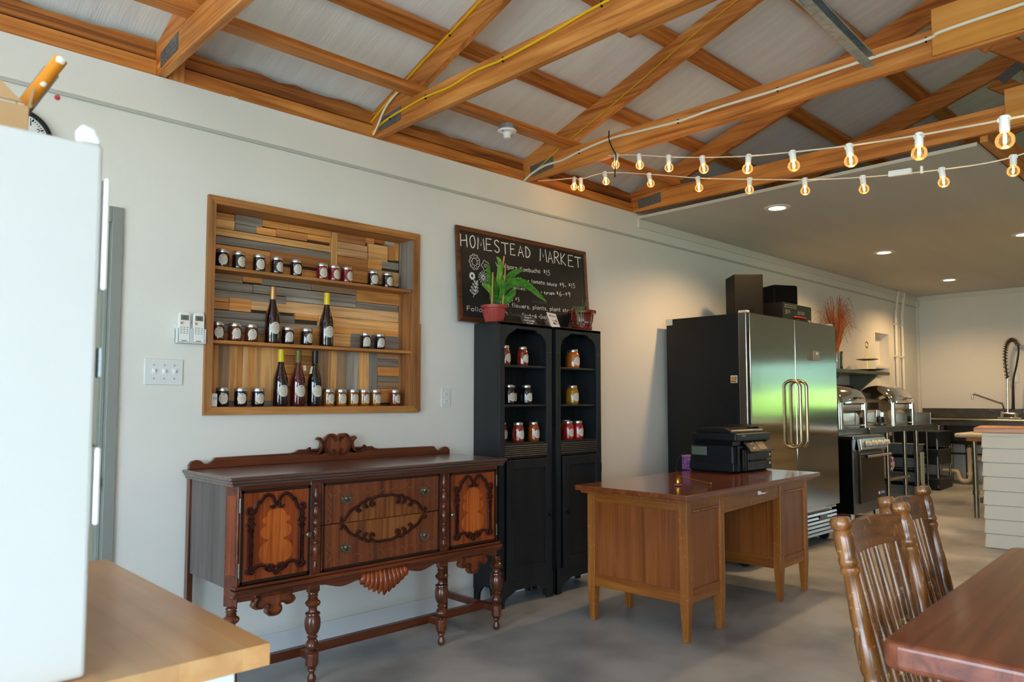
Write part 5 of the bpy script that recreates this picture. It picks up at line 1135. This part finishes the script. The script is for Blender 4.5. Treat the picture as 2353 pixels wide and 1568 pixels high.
b = B(); b.prism([(RX0 + .56, .335), (RX0 + .7, .335), (RX0 + .7, .385), (RX0 + .56, .385)], 'y', RY - .034, RY - .03); bd = obj('badge', b, mat('badge_navy', '27305a', .4), d); bd2 = B().lathe([(.016, 0), (.015, .004), (0, .005)], n=16, M=Matrix.Translation((RX0 + .545, RY - .03, .36)) @ Matrix.Rotation(PI / 2, 4, 'X')); obj('badge_dot', bd2, white_pl, d)
text('lettering', 'VIKING', .03, mat('badge_silver', 'c9c9c9', .4), d, Matrix.Translation((RX0 + .63, RY - .0345, .36)) @ FACE)
part('control_panel', B().prism([(RY - .02, .775), (RY - .05, .80), (RY - .035, .90), (RY, .90)], 'x', RX0 + .1, RX1), steel, t, .003)
for i in range(4):
    x = RX0 + .22 + i * .155; M = Matrix.Translation((x, RY - .046, .85)) @ Matrix.Rotation(math.radians(82), 4, 'X')
    part('knob', B().lathe([(.03, 0), (.03, .008), (.026, .012), (.024, .04), (.02, .044), (0, .044)], n=16, M=M), mat('knob_cream', 'cfc9b4', .3), t)
b = B().box(RX0, RX1, RY - .012, -.03, .90, .925); part('cooktop', b, steel, t, .004)
part('kick_panel', B().box(RX0 + .02, RX1 - .02, RY - .004, RY + .02, .2, .27), mat('range_steel', ''), t)
for x in (RX0 + .07, RX1 - .07):
    for y in (RY + .05, -.1): part('leg', B().lathe([(.018, fz(x)), (.018, fz(x) + .02), (.025, .15), (.028, .2)], x, y, 0, 12), chrome, t)
t = thing('steel_riser', 'low polished steel stand on the range top under the first chafing dish', 'stand', (7.54, -.36, .9255))
part('plate', B().box(7.2, 7.885, -.60, -.06, .972, .985), steel, t, .003); part('front_lip', B().box(7.2, 7.885, -.604, -.60, .93, .985), st_dark, t)
b = B(); b.box(7.2, 7.205, -.60, -.06, .9255, .972); b.box(7.88, 7.885, -.60, -.06, .9255, .972); part('side', b, steel, t)
# steel work table
t = thing('steel_table', 'stainless steel work table with a back splash, second chafing dish on it', 'table', (8.9, -.33, fz(8.9)))
part('top', B().box(7.92, 9.88, -.62, -.03, .962, .986), steel, t, .003); part('front_edge', B().box(7.92, 9.88, -.626, -.62, .925, .986), st_dark, t, .002)
part('back_splash', B().box(7.92, 9.88, -.03, -.012, .925, 1.12), steel, t, .003); part('end_splash', B().box(9.865, 9.88, -.6, -.03, .985, 1.12), steel, t, .003)
for x in (8.5, 9.02, 9.41):
    o = part('leg', B().tube([(x, -.58, fz(x)), (x, -.58, .925)], .022, 12), st_leg, t)
for x in (8.5, 9.41): part('leg', B().tube([(x, -.08, fz(x)), (x, -.08, .925)], .022, 12), st_leg, t)
part('under_shelf', B().box(8.45, 9.1, -.6, -.06, .40, .43), steel, t, .003)
# roll-top chafing dishes
def chafing(x, y, z, label):
    t = thing('chafing_dish', label, 'chafing dish', (x, y, z), 0, 'roll-top chafing dishes')
    n = 14; L_ = .33; R_ = .23
    b = B(); rings = []
    prof = [(-1, 0), (-1, .55), (-.97, .8), (-.88, .94), (-.75, 1), (.75, 1), (.88, .94), (.97, .8), (1, .55), (1, 0)]
    for u, s in prof: rings.append([b.bm.verts.new((u * L_, -math.cos(math.radians(180 * i / n)) * R_ * (.55 + .45 * s if s < 1 else 1) if s > 0 else -math.cos(math.radians(180 * i / n)) * R_ * .6, .25 + math.sin(math.radians(180 * i / n)) * R_ * s * .86)) for i in range(n + 1)])
    for A, D in zip(rings, rings[1:]):
        for i in range(n): b.bm.faces.new((A[i], A[i + 1], D[i + 1], D[i]))
    b.sm = True; obj('roll_top_lid', b, chrome, t, sharp=60)
    obj('water_pan', B().box(-.30, .30, -.19, .19, .17, .25), chrome, t, .012, 3)
    for sx in (-1, 1):
        pts = [(-.2, 0), (-.2, .25), (.2, .25), (.2, 0), (.13, 0), (.13, .10)] + [(.13 * math.cos(math.radians(a)), .10 + .08 * math.sin(math.radians(a))) for a in range(20, 161, 20)] + [(-.13, .10), (-.13, 0)]
        obj('end_frame', B().prism(pts, 'x', sx * .335 - .012, sx * .335 + .012), chrome, t, .003)
    for sx in (-1, 1):
        for sy in (-1, 1): obj('corner_post', B().tube([(sx * .30, sy * .2, 0), (sx * .30, sy * .2, .255)], .022, 14), chrome, t)
    obj('lower_shelf', B().box(-.32, .32, -.19, .19, .02, .03), steel, t)
    for sx in (-.14, .14): obj('fuel_can', B().lathe([(0, .03), (.04, .03), (.042, .035), (.042, .09), (.03, .092), (0, .092)], sx, 0, 0, 16), st_dark, t)
    obj('lid_handle', B().tube([(-.08, -.235, .30), (-.08, -.27, .305), (.08, -.27, .305), (.08, -.235, .30)], .008, 8), chrome, t)
    return t
chafing(7.99 - .27, -.34, .9855, 'polished roll-top chafing dish nearer the refrigerator'); chafing(9.13, -.34, .9865, 'polished roll-top chafing dish on the steel table, nearer the corner')
# steel wall shelf with vase and tiered stand
t = thing('wall_shelf', 'grey steel wall shelf on brackets above the chafing dishes', 'shelf', (8.6, -.18, 1.56))
part('board', B().box(7.6, 9.33, -.34, -.001, 1.562, 1.60), st_dark, t, .003)
for x in (8.0, 9.0): part('bracket', B().prism([(-.001, 1.562), (-.31, 1.562), (-.31, 1.55), (-.08, 1.36), (-.001, 1.36)], 'x', x, x + .05), mat('bracket_grey', '707a66', .4, .6), t, .002)
t = thing('grass_vase', 'clear glass vase of tall rust-coloured dried grass on the steel shelf', 'vase', (8.24, -.17, 1.6005))
obj('vase', B().lathe([(0, 0), (.06, 0), (.064, .006), (.06, .1), (.068, .19), (.072, .2), (.068, .2), (.056, .1), (.056, .012), (0, .012)], n=24), glass('vase_glass', 'e8eee6', .05), t)
rust = mat('dried_grass', 'a8622c', .7, var=.35, vs=20); b = B(); b2 = B()
for i in range(150):
    a = random.uniform(0, 2 * PI); sp = random.random() ** .8; hgt = random.uniform(.35, .62); lean = sp * random.uniform(.12, .30)
    dx, dy = math.cos(a), math.sin(a) * .55
    q = smooth([(dx * .02, dy * .02, .02), (dx * .03, dy * .03, .2), (dx * (.05 + lean * .5), dy * (.05 + lean * .4), .2 + hgt * .55), (dx * (.06 + lean * 1.3), dy * (.05 + lean), .2 + hgt * (.98 if sp < .6 else .8)), (dx * (.07 + lean * 2.0), dy * (.06 + lean * 1.3), .2 + hgt * (1.02 if sp < .6 else .66))], 3)
    (b if i % 2 else b2).tube([(u, min(v, .155), w_) for u, v, w_ in q], [.0038 * (1 - .8 * j / (len(q) - 1)) for j in range(len(q))], 4)
for k in range(6):
    s = [.25, .3, .33, .28, .2, .36][k]; zt = [.42, .36, .26, .18, .1, .5][k]
    b.tube(smooth([(.02, -.01, .18), (.1, -.02, .3 + zt * .6), (s * .75, -.03, .32 + zt), (s * 1.1, -.04, .2 + zt)], 5), .0028, 4)
o = obj('dried_stems', b, rust, t); o2 = obj('dried_stems', b2, mat('dried_grass_dark', '7e3e1a', .7, var=.3, vs=20), t)
t = thing('tiered_stand', 'dark two-tier serving stand with a ring handle on the steel shelf', 'tiered stand', (9.08, -.18, 1.6005))
dkm = mat('stand_dark', '2e2820', .35, .5)
obj('plate', B().lathe([(0, .012), (.08, .010), (.17, .022), (.175, .026), (.17, .028), (.08, .018), (0, .018)], n=32), dkm, t); obj('plate', B().lathe([(0, .135), (.06, .134), (.12, .146), (.123, .15), (.118, .151), (.06, .141), (0, .141)], n=32), dkm, t)
obj('base', B().lathe([(0, 0), (.05, 0), (.045, .008), (.01, .014), (0, .014)], n=20), dkm, t); obj('stem', B().tube([(0, 0, .012), (0, 0, .29)], .006, 8), brass, t)
obj('ring_handle', B().tube([(.034 * math.cos(a), 0, .32 + .036 * math.sin(a)) for a in [2 * PI * i / 20 for i in range(20)]], .005, 8, closed=True), brass, t)
for k, x in enumerate((10.49, 10.72)):
    xt = x + .16
    o = obj('conduit', B().tube(smooth([(x + .13, -.03, 2.73), (x + .1, -.028, 2.66), (x + .03, -.034, 2.5), (x, -.03, 2.3), (x, -.03, 1.13)], 6), .016, 10), mat('conduit_white', 'f2eee2', .4)); tag(o, ['white painted conduit down the kitchen wall, left of two', 'white painted conduit down the kitchen wall, nearer the corner'][k], 'conduit', 'wall conduits')
    b = B()
    for z in (2.28, 1.85): b.box(x - .035, x + .035, -.048, -.0, z - .01, z + .01)
    obj('strap', b, trim_paint, o)
# utility carts and bins under and behind the table
binm = mat('bin_grey', '7f8886', .45); bin_d = mat('bin_black', '1c1e1c', .45)
t = thing('tray_rack', 'wheeled rack of grey plastic tubs under the steel table end', 'rack', (9.9, -.32, fz(9.9)))
f0 = fz(9.9)
for x in (9.68, 10.12):
    for y in (-.47, -.08): part('post', B().tube([(x, y, f0), (x, y, .9)], .011, 8), st_dark, t)
for i, z in enumerate((.73, .57, .40, .24)):
    part('tray_slide', B().box(9.68, 10.12, -.48, -.07, z - .125, z - .118), bin_d, t)
    o = part('tub', B().prism([(-.45, z), (-.09, z), (-.11, z - .115), (-.43, z - .115)], 'x', 9.72, 10.08), binm, t, .006); obj('rim', B().box(9.705, 10.095, -.462, -.078, z - .012, z + .002), binm, o, .003)
t = thing('utility_cart', 'dark plastic bus cart with deep tubs in the kitchen corner', 'cart', (10.45, -.3, fz(10.45)))
f0 = fz(10.45)
for x in (10.2, 10.68):
    for y in (-.56, -.06): part('post', B().tube([(x, y, f0 + .03), (x, y, .88)], .012, 8), mat('cart_post', '8a8c84', .3, .8), t)
for z in (.88, .66, .30): o = part('tub', B().prism([(10.18, z), (10.70, z), (10.68, z - .19), (10.20, z - .19)], 'y', -.58, -.04), bin_d, t, .01); obj('rim', B().box(10.17, 10.71, -.59, -.03, z - .012, z + .004), mat('bin_rim', '3a3d3a', .4), o, .003)
for x in (10.2, 10.68):
    for y in (-.56, -.06): part('caster', B().ball((x, y, fz(x) + .02), .02, 10), black_pl, t)
t = thing('paper_bucket', 'white tub with red and white printed bag on the low table shelf', 'bucket', (8.63, -.45, .4305)); obj('bucket', B().lathe([(0, 0), (.085, 0), (.1, .22), (.106, .225), (.1, .225), (.09, .02), (0, .02)], n=24), mat('bucket_white', 'cfc8b8', .5), t); obj('bag', B().prism([(.05, .06), (.115, .1), (.13, .15), (.1, .2), (.06, .23)], 'y', -.11, -.095), mat('bag_print', 'd8d0c8', .6, vs=40, col2='a8242c', vlo=.45, vhi=.5), t)
o = obj('dish_towel', B().prism([(9.49, .66), (9.6, .66), (9.59, .3), (9.55, .22), (9.5, .3)], 'y', -.6, -.585), mat('towel', 'a9b3a4', .9), None, .004); tag(o, 'pale dish towel hanging beside the steel table legs', 'towel')
o = obj('green_bin', B().box(8.62, 8.80, -.5, -.34, .72, .924), mat('bin_green', '8aa898', .4), None, .008); tag(o, 'pale green plastic bin hung under the steel table top', 'bin')
# sink counter on the back wall
XC = 10.72
t = thing('sink_counter', 'stainless steel sink counter along the back wall of the kitchen', 'sink', (11.05, -1.6, fz(11.0)))
part('top', B().box(XC, 11.365, -1.0, -.05, 1.0, 1.03).box(XC, 11.365, -3.4, -1.55, 1.0, 1.03).box(XC, XC + .1, -1.55, -1.0, 1.0, 1.03).box(11.22, 11.365, -1.55, -1.0, 1.0, 1.03), st_dark, t); part('front_roll', B().tube([(XC, -3.4, 1.018), (XC, -.05, 1.018)], .018, 10), steel, t); part('apron', B().box(XC + .004, XC + .02, -3.4, -.05, .945, 1.0), st_dark, t)
part('back_splash', B().box(11.345, 11.369, -3.4, -.05, 1.03, 1.16), st_dark, t, .003)
part('basin', B().box(XC + .1, 11.24, -.99, -.45, .70, .998), mat('basin_steel', '3f3b32', .4, .8), t, .05, 3)
for x, y in ((XC + .05, -.42), (11.25, -.42), (XC + .05, -3.3), (11.25, -3.3), (11.2, -.62)): part('leg', B().tube([(x, y, fz(x)), (x, y, .998)], .021, 10), st_leg, t)
part('cross_rail', B().tube([(11.2, -.42, .56), (11.2, -.98, .56)], .012, 8), st_dark, t)
pvc = mat('pvc_pipe', 'cdbfa0', .45)
t = thing('drain_pipe', 'white plastic drain pipe with a trap under the sink basin', 'pipe', (10.95, -.7, fz(10.95)))
part('pipe', B().tube(smooth([(10.95, -.71, .70), (10.95, -.71, .45), (10.95, -.71, .30), (10.95, -.70, .245), (10.95, -.66, .225), (10.95, -.61, .235), (10.95, -.585, .28), (10.95, -.57, .33), (10.95, -.54, .345), (10.95, -.40, .345)], 6), .026, 12), pvc, t)
part('pipe', B().tube(smooth([(10.95, -.71, .44), (10.95, -.76, .50), (10.95, -.84, .52), (10.95, -.95, .52)], 5), .024, 12), pvc, t)
b = B()
for z in (.62, .32): b.lathe([(.032, -.02), (.034, 0), (.032, .02)], 10.95, -.71, z, 14)
part('coupling', b, pvc, t); part('drain_cup', B().lathe([(.05, .71), (.05, .685), (.03, .66), (0, .66)], 10.95, -.71, 0, 16), st_dark, t)
t = thing('faucet', 'tall spring-neck pre-rinse faucet over the kitchen sink', 'faucet', (11.25, -1.1, 1.0305))
part('base', B().box(11.2, 11.28, -1.24, -.98, 1.03, 1.05).lathe([(.03, 1.05), (.026, 1.07), (.022, 1.12), (0, 1.13)], 11.24, -1.03, 0, 14).lathe([(.03, 1.05), (.026, 1.07), (.022, 1.10), (0, 1.11)], 11.24, -1.18, 0, 14), chrome, t, .004)
b = B().tube([(11.24, -1.03, 1.1), (11.24, -1.18, 1.09)], .02, 12).tube([(11.24, -.97, 1.1), (11.2, -.90, 1.14)], .008, 8).tube([(11.24, -1.2, 1.09), (11.2, -1.27, 1.12)], .008, 8); part('valve', b, chrome, t)
part('riser', B().tube([(11.24, -1.09, 1.1), (11.24, -1.10, 1.55)], .012, 10), chrome, t)
hose = smooth([(11.24, -1.10, 1.55), (11.24, -1.085, 1.75), (11.23, -1.095, 1.92), (11.22, -1.13, 2.02), (11.21, -1.18, 2.045), (11.2, -1.23, 2.0), (11.19, -1.245, 1.9), (11.18, -1.22, 1.72), (11.17, -1.185, 1.56), (11.16, -1.175, 1.45)], 8)
part('hose', B().tube(hose, .011, 8), black_pl, t)
b = B(); hs = [Vector(p) for p in hose[:44]]; co_ = []
for i in range(44 * 5):
    f = i / 5; j = min(int(f), 42); p = hs[j].lerp(hs[j + 1], f - j); a = i * 2 * PI / 9; tt = (hs[j + 1] - hs[j]).normalized(); s_ = tt.cross(Vector((1, 0, 0))).normalized(); co_.append(p + (Vector((1, 0, 0)) * math.cos(a) + s_ * math.sin(a)) * .026)
part('spring', B().tube(co_, .0048, 5), st_dark, t)
part('spray_handle', B().tube([(11.16, -1.175, 1.45), (11.16, -1.17, 1.25), (11.165, -1.165, 1.15)], [.014, .017, .02], 12), black_pl, t)
part('spout', B().tube(smooth([(11.24, -1.05, 1.12), (11.22, -1.04, 1.22), (11.18, -1.0, 1.24), (11.05, -.8, 1.335), (11.03, -.77, 1.345), (11.02, -.755, 1.325), (11.02, -.75, 1.28)], 5), .011, 10), chrome, t)
t = thing('wall_outlet', 'white wall outlet behind the kitchen faucet', 'outlet', (11.37, -1.17, 1.55)); obj('plate', B().box(-.006, 0, -.035, .035, -.058, .058), mat('switch_plate', ''), t, .002); obj('receptacle', B().box(-.009, -.005, -.017, .017, -.04, .04), white_pl, t, .002)

# kitchen island clad in white shiplap, turned slightly
IS = thing('kitchen_island', 'white shiplap kitchen island with an orange wooden top', 'island', (7.095, -1.84, fz(7.1)), math.radians(-80))
shp = mat('shiplap_white', 'd9d2bf', .5, var=.06, vs=3)
f_ = 0
obj('core', B().box(0, 2.2, -.0, .6, 0, .905), shp, IS)
hz = .925 / 8
b = B()
for i in range(8): z = i * hz; b.prism([(-.012 - .010, z + .002), (-.012, z + hz - .003), (.0, z + hz - .003), (.0, z + .002)], 'x', -.012, 2.2); b.prism([(-.022, z + .002), (-.012, z + hz - .003), (.0, z + hz - .003), (.0, z + .002)], 'y', -.012, .6)
obj('shiplap_boards', b, shp, IS, .0015)
obj('cap_rail', B().box(-.01, 2.2, -.02, .6, .905, .935), shp, IS, .003)
obj('wooden_top', B().box(-.07, 2.3, -.03, .7, .936, .975), wood('island_top', 'a05a1c', 'c87a2c', 'd88e3e', 'x', .8, .35, coat=.2), IS, .004)
t = thing('prep_table', 'white-topped prep table on metal legs behind the shiplap island', 'table', (8.6, -1.9, fz(8.6)))
part('top', B().box(8.2, 9.0, -2.7, -1.31, .905, .945), mat('prep_top', 'bdb7a2', .4, var=.3, vs=30), t, .015, 3); part('wooden_rail', B().box(8.25, 8.95, -2.6, -1.40, .87, .905), wood('island_top', '', '', ''), t)
for x, y in ((8.5, -1.405), (8.9, -1.405), (8.5, -2.6), (8.9, -2.6)): part('leg', B().tube([(x, y, fz(x)), (x, y, .87)], .024, 12).tube([(x, y, .33), (x, y, .37)], .03, 12), st_leg, t)
b = B(); b.box(8.5, 8.9, -1.465, -1.435, .25, .3); part('cross_rail', b, st_dark, t)
o = obj('red_box', B().box(7.4, 7.62, -.5, -.3, fz(7.5), fz(7.5) + .08), mat('red_box', 'a01818', .5), None, .004); tag(o, 'small red box on the floor under the range', 'box')

# ================================================================ butcher-block counter at the left with a white refrigerator on it
CT = thing('counter', 'white counter with a thick butcher-block top under the mini refrigerator', 'counter', (-.1, -2.17, 0))
bb_ = B(); cl = bb_.bm.loops.layers.float_color.new('Col')
x = -.75; 
while x < .51:
    x2 = min(x + random.uniform(.04, .05), .5095); nf = len(bb_.bm.faces); f = random.uniform(.86, 1.1); g_ = random.uniform(.95, 1.03)
    if .5095 - x2 < .02: x2 = .5095
    bb_.box(x, x2, -2.564, -1.771, .879, .91); bb_.bm.faces.ensure_lookup_table()
    for fc in bb_.bm.faces[nf:]:
        for lp in fc.loops: lp[cl] = (f, f * g_, f * g_ * .98, 1)
    x = x2
    if x >= .509: break
part('butcher_block', bb_, wood('maple_block', 'be8850', 'cf9c64', 'dcae78', 'y', .5, .3, coat=.25, attr=True, dist=1.0, bump=.03), CT, 0)
part('base_cabinet', B().box(-.75, .472, -2.535, -1.81, .0, .879), mat('counter_white', 'e9ebea', .45), CT, .003)
RF = thing('mini_refrigerator', 'white upright mini refrigerator standing on the butcher-block counter', 'refrigerator', (.0, -2.25, .9105))
part('cabinet', B().box(-.38, .2785, -2.533, -1.98, .9105, 1.597), white_en, RF, .006, 3)
part('door', B().box(.279, .284, -2.50, -1.98, .915, 1.59), white_en, RF, .008, 3)
part('gasket', B().box(.2783, .2792, -2.51, -1.99, .92, 1.585), mat('gasket_grey', 'b9bcb8', .5), RF)
b = B(); b.prism([(.252, 1.5975), (.276, 1.5975), (.276, 1.606), (.272, 1.61), (.27, 1.618), (.257, 1.621), (.25, 1.619)], 'y', -2.53, -2.50); part('hinge_cover', b, white_pl, RF, .004)
for z0_, z1_ in ((1.405, 1.555), (1.10, 1.20)): part('door_handle', B().box(.2805, .288, -2.533, -2.51, z0_, z1_), white_pl, RF, .006, 3)
part('hinge', B().box(.281, .287, -2.532, -2.515, 1.29, 1.33), galv, RF, .002)
BX = thing('cardboard_box', 'open brown cardboard box on top of the white mini refrigerator', 'box', (.08, -2.3, 1.5975))
b = B(); b.box(-.14, .213, -2.42, -2.416, 1.598, 1.665); b.box(-.14, .213, -2.2, -2.196, 1.598, 1.665); b.box(-.14, -.136, -2.416, -2.2, 1.598, 1.665); b.box(.209, .213, -2.416, -2.2, 1.598, 1.665); b.box(-.14, .213, -2.42, -2.196, 1.598, 1.602); part('carton', b, card, BX, .001)
b = B(); b.prism([(-.14, 1.665), (.205, 1.668), (.155, 1.715), (-.14, 1.79)], 'y', -2.421, -2.417); part('flap', b, card, BX); b = B(); b.prism([(-2.416, 1.665), (-2.2, 1.665), (-2.21, 1.70), (-2.40, 1.70)], 'x', .2125, .2155, rot('Y', 12, (.21, 0, 1.665))); part('flap', b, card, BX)
GW = thing('wrapping_roll', 'orange patterned wrapping paper roll sticking up out of the cardboard box', 'wrapping paper', (.19, -2.36, 1.605))
p0, p1 = Vector((.175, -2.38, 1.606)), Vector((.254, -2.395, 1.753)); obj('roll', B().tube([p0 - GW.location, p1 - GW.location], .009, 18), mat('wrapping_paper', 'd88418', .35, vs=55, col2='f2ece2', detail=1, vlo=.36, vhi=.38), GW)
obj('core', B().tube([p1 - GW.location - Vector((0, 0, .001)), p1 - GW.location + (p1 - p0).normalized() * .0012], .004, 16), card, GW)
o = obj('clear_roll', B().tube([(.178, -2.34, 1.606), (.25, -2.36, 1.745)], .011, 16), glass('clear_film', 'e2d2cc', .08, .25)); tag(o, 'clear plastic film roll leaning beside the orange wrapping roll', 'film roll')
obj('sticker', B().ball((.2555, -2.375, 1.703), .004, 8), mat('red_sticker', 'c83a3a', .5), o)

# ================================================================ walnut table and two spindle-back chairs
wal = wood('walnut', '5e2a18', '86452c', '9e583a', 'x', .7, .3, coat=.25, dist=1.6)
TB = thing('dining_table', 'dark reddish walnut slab table with the spindle-back chairs pushed against it', 'table', (1.675, -2.99, 0), math.radians(2.9))
out = [(0, -.03), (.0, -1.0), (1.33, -1.0), (1.33, -.03)]
def rr(x0, x1, y0, y1, r): return arc(x1 - r, y1 - r, r, 0, 90, 6) + arc(x0 + r, y1 - r, r, 90, 180, 6) + arc(x0 + r, y0 + r, r, 180, 270, 6) + arc(x1 - r, y0 + r, r, 270, 360, 6)
obj('top', B().prism(rr(-.02, 1.36, -.95, .005, .035), 'z', .703, .762), wal, TB, .013, 4)
for x in (.22, 1.12):
    for y in (-.16, -.80): obj('leg', B().box(x - .035, x + .035, y - .035, y + .035, 0, .703), wal, TB, .006)
obj('apron', B().box(.2, 1.14, -.18, -.155, .61, .703).box(.2, 1.14, -.81, -.785, .61, .703), wal, TB, .003)
ch_m = wood('chair_wood', '56300f', '84501f', 'a2683a', 'z', 1.2, .25, coat=.35, wear='bb8a52', dist=1.0); ch_x = wood('chair_rail', '56300f', '7c4619', '965c2c', 'x', 1.2, .28, coat=.3, wear='b07c46')
def chair(loc, rz, label):
    """origin on the floor under the seat; the back is at +y and leans away from the table"""
    t = thing('dining_chair', label, 'chair', loc, rz, 'spindle-back dining chairs')
    zs, zt = .45, .965; yb, yt = .19, .285
    def at(f): return Vector((0, yb + (yt - yb) * f, zs + (zt - zs) * f))
    Lp = (at(1) - at(0)).length; tilt = Matrix.Rotation(-math.atan2(yt - yb, zt - zs), 4, 'X')
    post = [(.014, -.02), (.017, 0), (.021, .02), (.0185, .045), (.0215, .05), (.0215, .058), (.019, .062), (.0215, .10), (.0215, .135), (.0225, .14), (.02, .148), (.0215, .155), (.02, .162), (.0185, .17), (.023, .185), (.0235, .25), (.022, .255), (.0225, .262), (.0205, .268), (.022, .30), (.019, .36), (.0175, .40), (.022, .41), (.022, .418), (.0185, .422), (.0225, .43), (.0225, .438), (.0195, .444), (.0225, .46), (.0235, .49), (.021, .503), (.018, .507), (.024, .514), (.0255, .525), (.021, .537), (0, .54)]
    for s in (-1, 1):
        obj('back_post', B().lathe(post, n=20, M=Matrix.Translation(at(0) + Vector((s * .19, 0, 0))) @ tilt @ Matrix.Diagonal((1, 1, Lp / .524, 1))), ch_m, t)
    b = B(); R = []; zz0, zz1 = .84, .97
    for i in range(13):
        u = -1 + i / 6; x = .178 * u; y_ = .022 * (1 - u * u)
        row = []
        for f, dy in ((zz0, -.007), (zz1 + .018 * (1 - u * u), -.007), (zz1 + .018 * (1 - u * u), .007), (zz0, .007)): p = at(f); row.append(b.bm.verts.new((x, p.y + dy + y_, p.z)))
        R.append(row)
    for A, D in zip(R, R[1:]):
        for j in range(4): b.bm.faces.new((A[j], A[(j + 1) % 4], D[(j + 1) % 4], D[j]))
    b.bm.faces.new(R[0]); b.bm.faces.new(R[-1]); obj('crest_rail', b, ch_x, t, .003)
    for i in range(6):
        u = -.74 + i * 1.48 / 5; p0_ = at(0) + Vector((.185 * u * .86, -.012, -.01)); p1_ = at(.855); p1_ = Vector((.178 * u, p1_.y + .022 * (1 - u * u), p1_.z))
        b = B(); b.tube([p0_.lerp(p1_, q) for q in (0, .2, .45, .55, .8, 1)], [.0065, .0085, .0105, .0105, .008, .0065], 10); obj('spindle', b, ch_m, t)
    sp = [(-.2, -.17), (-.21, .0), (-.205, .15), (-.17, .205), (0, .215), (.17, .205), (.205, .15), (.21, 0), (.2, -.17), (.12, -.21), (0, -.22), (-.12, -.21)]
    obj('seat', B().prism(smooth(sp, 4, True), 'z', .425, .455), ch_x, t, .01, 3)
    for sx, sy in ((-1, -1), (1, -1), (-1, 1), (1, 1)):
        a, c = Vector((sx * .15, sy * .14, .425)), Vector((sx * .195, sy * .2, 0)); ln = (a - c).length
        M = Matrix.Translation(c) @ (a - c).to_track_quat('Z', 'Y').to_matrix().to_4x4()
        obj('leg', B().lathe([(0, 0), (.012, 0), (.014, .03), (.018, .12), (.013, .15), (.018, .158), (.014, .166), (.019, .25), (.02, .30), (.015, .34), (.018, .35), (.015, .36), (.016, ln)], n=16, M=M), ch_m, t)
    b = B()
    for z, y in ((.16, -.178), (.24, -.166)): b.tube([(-.185 + z * .06, y, z), (.185 - z * .06, y, z)], .009, 8)
    for s in (-1, 1): b.tube([(s * .176, -.17, .2), (s * .176, .17, .2)], .009, 8)
    obj('stretcher', b, ch_m, t); return t
chair((2.02, -3.125, 0), math.radians(-1), 'worn brown spindle-back chair pushed against the table, nearer the camera')
chair((2.52, -3.045, 0), math.radians(3), 'worn brown spindle-back chair behind the nearest one, farther along the table')
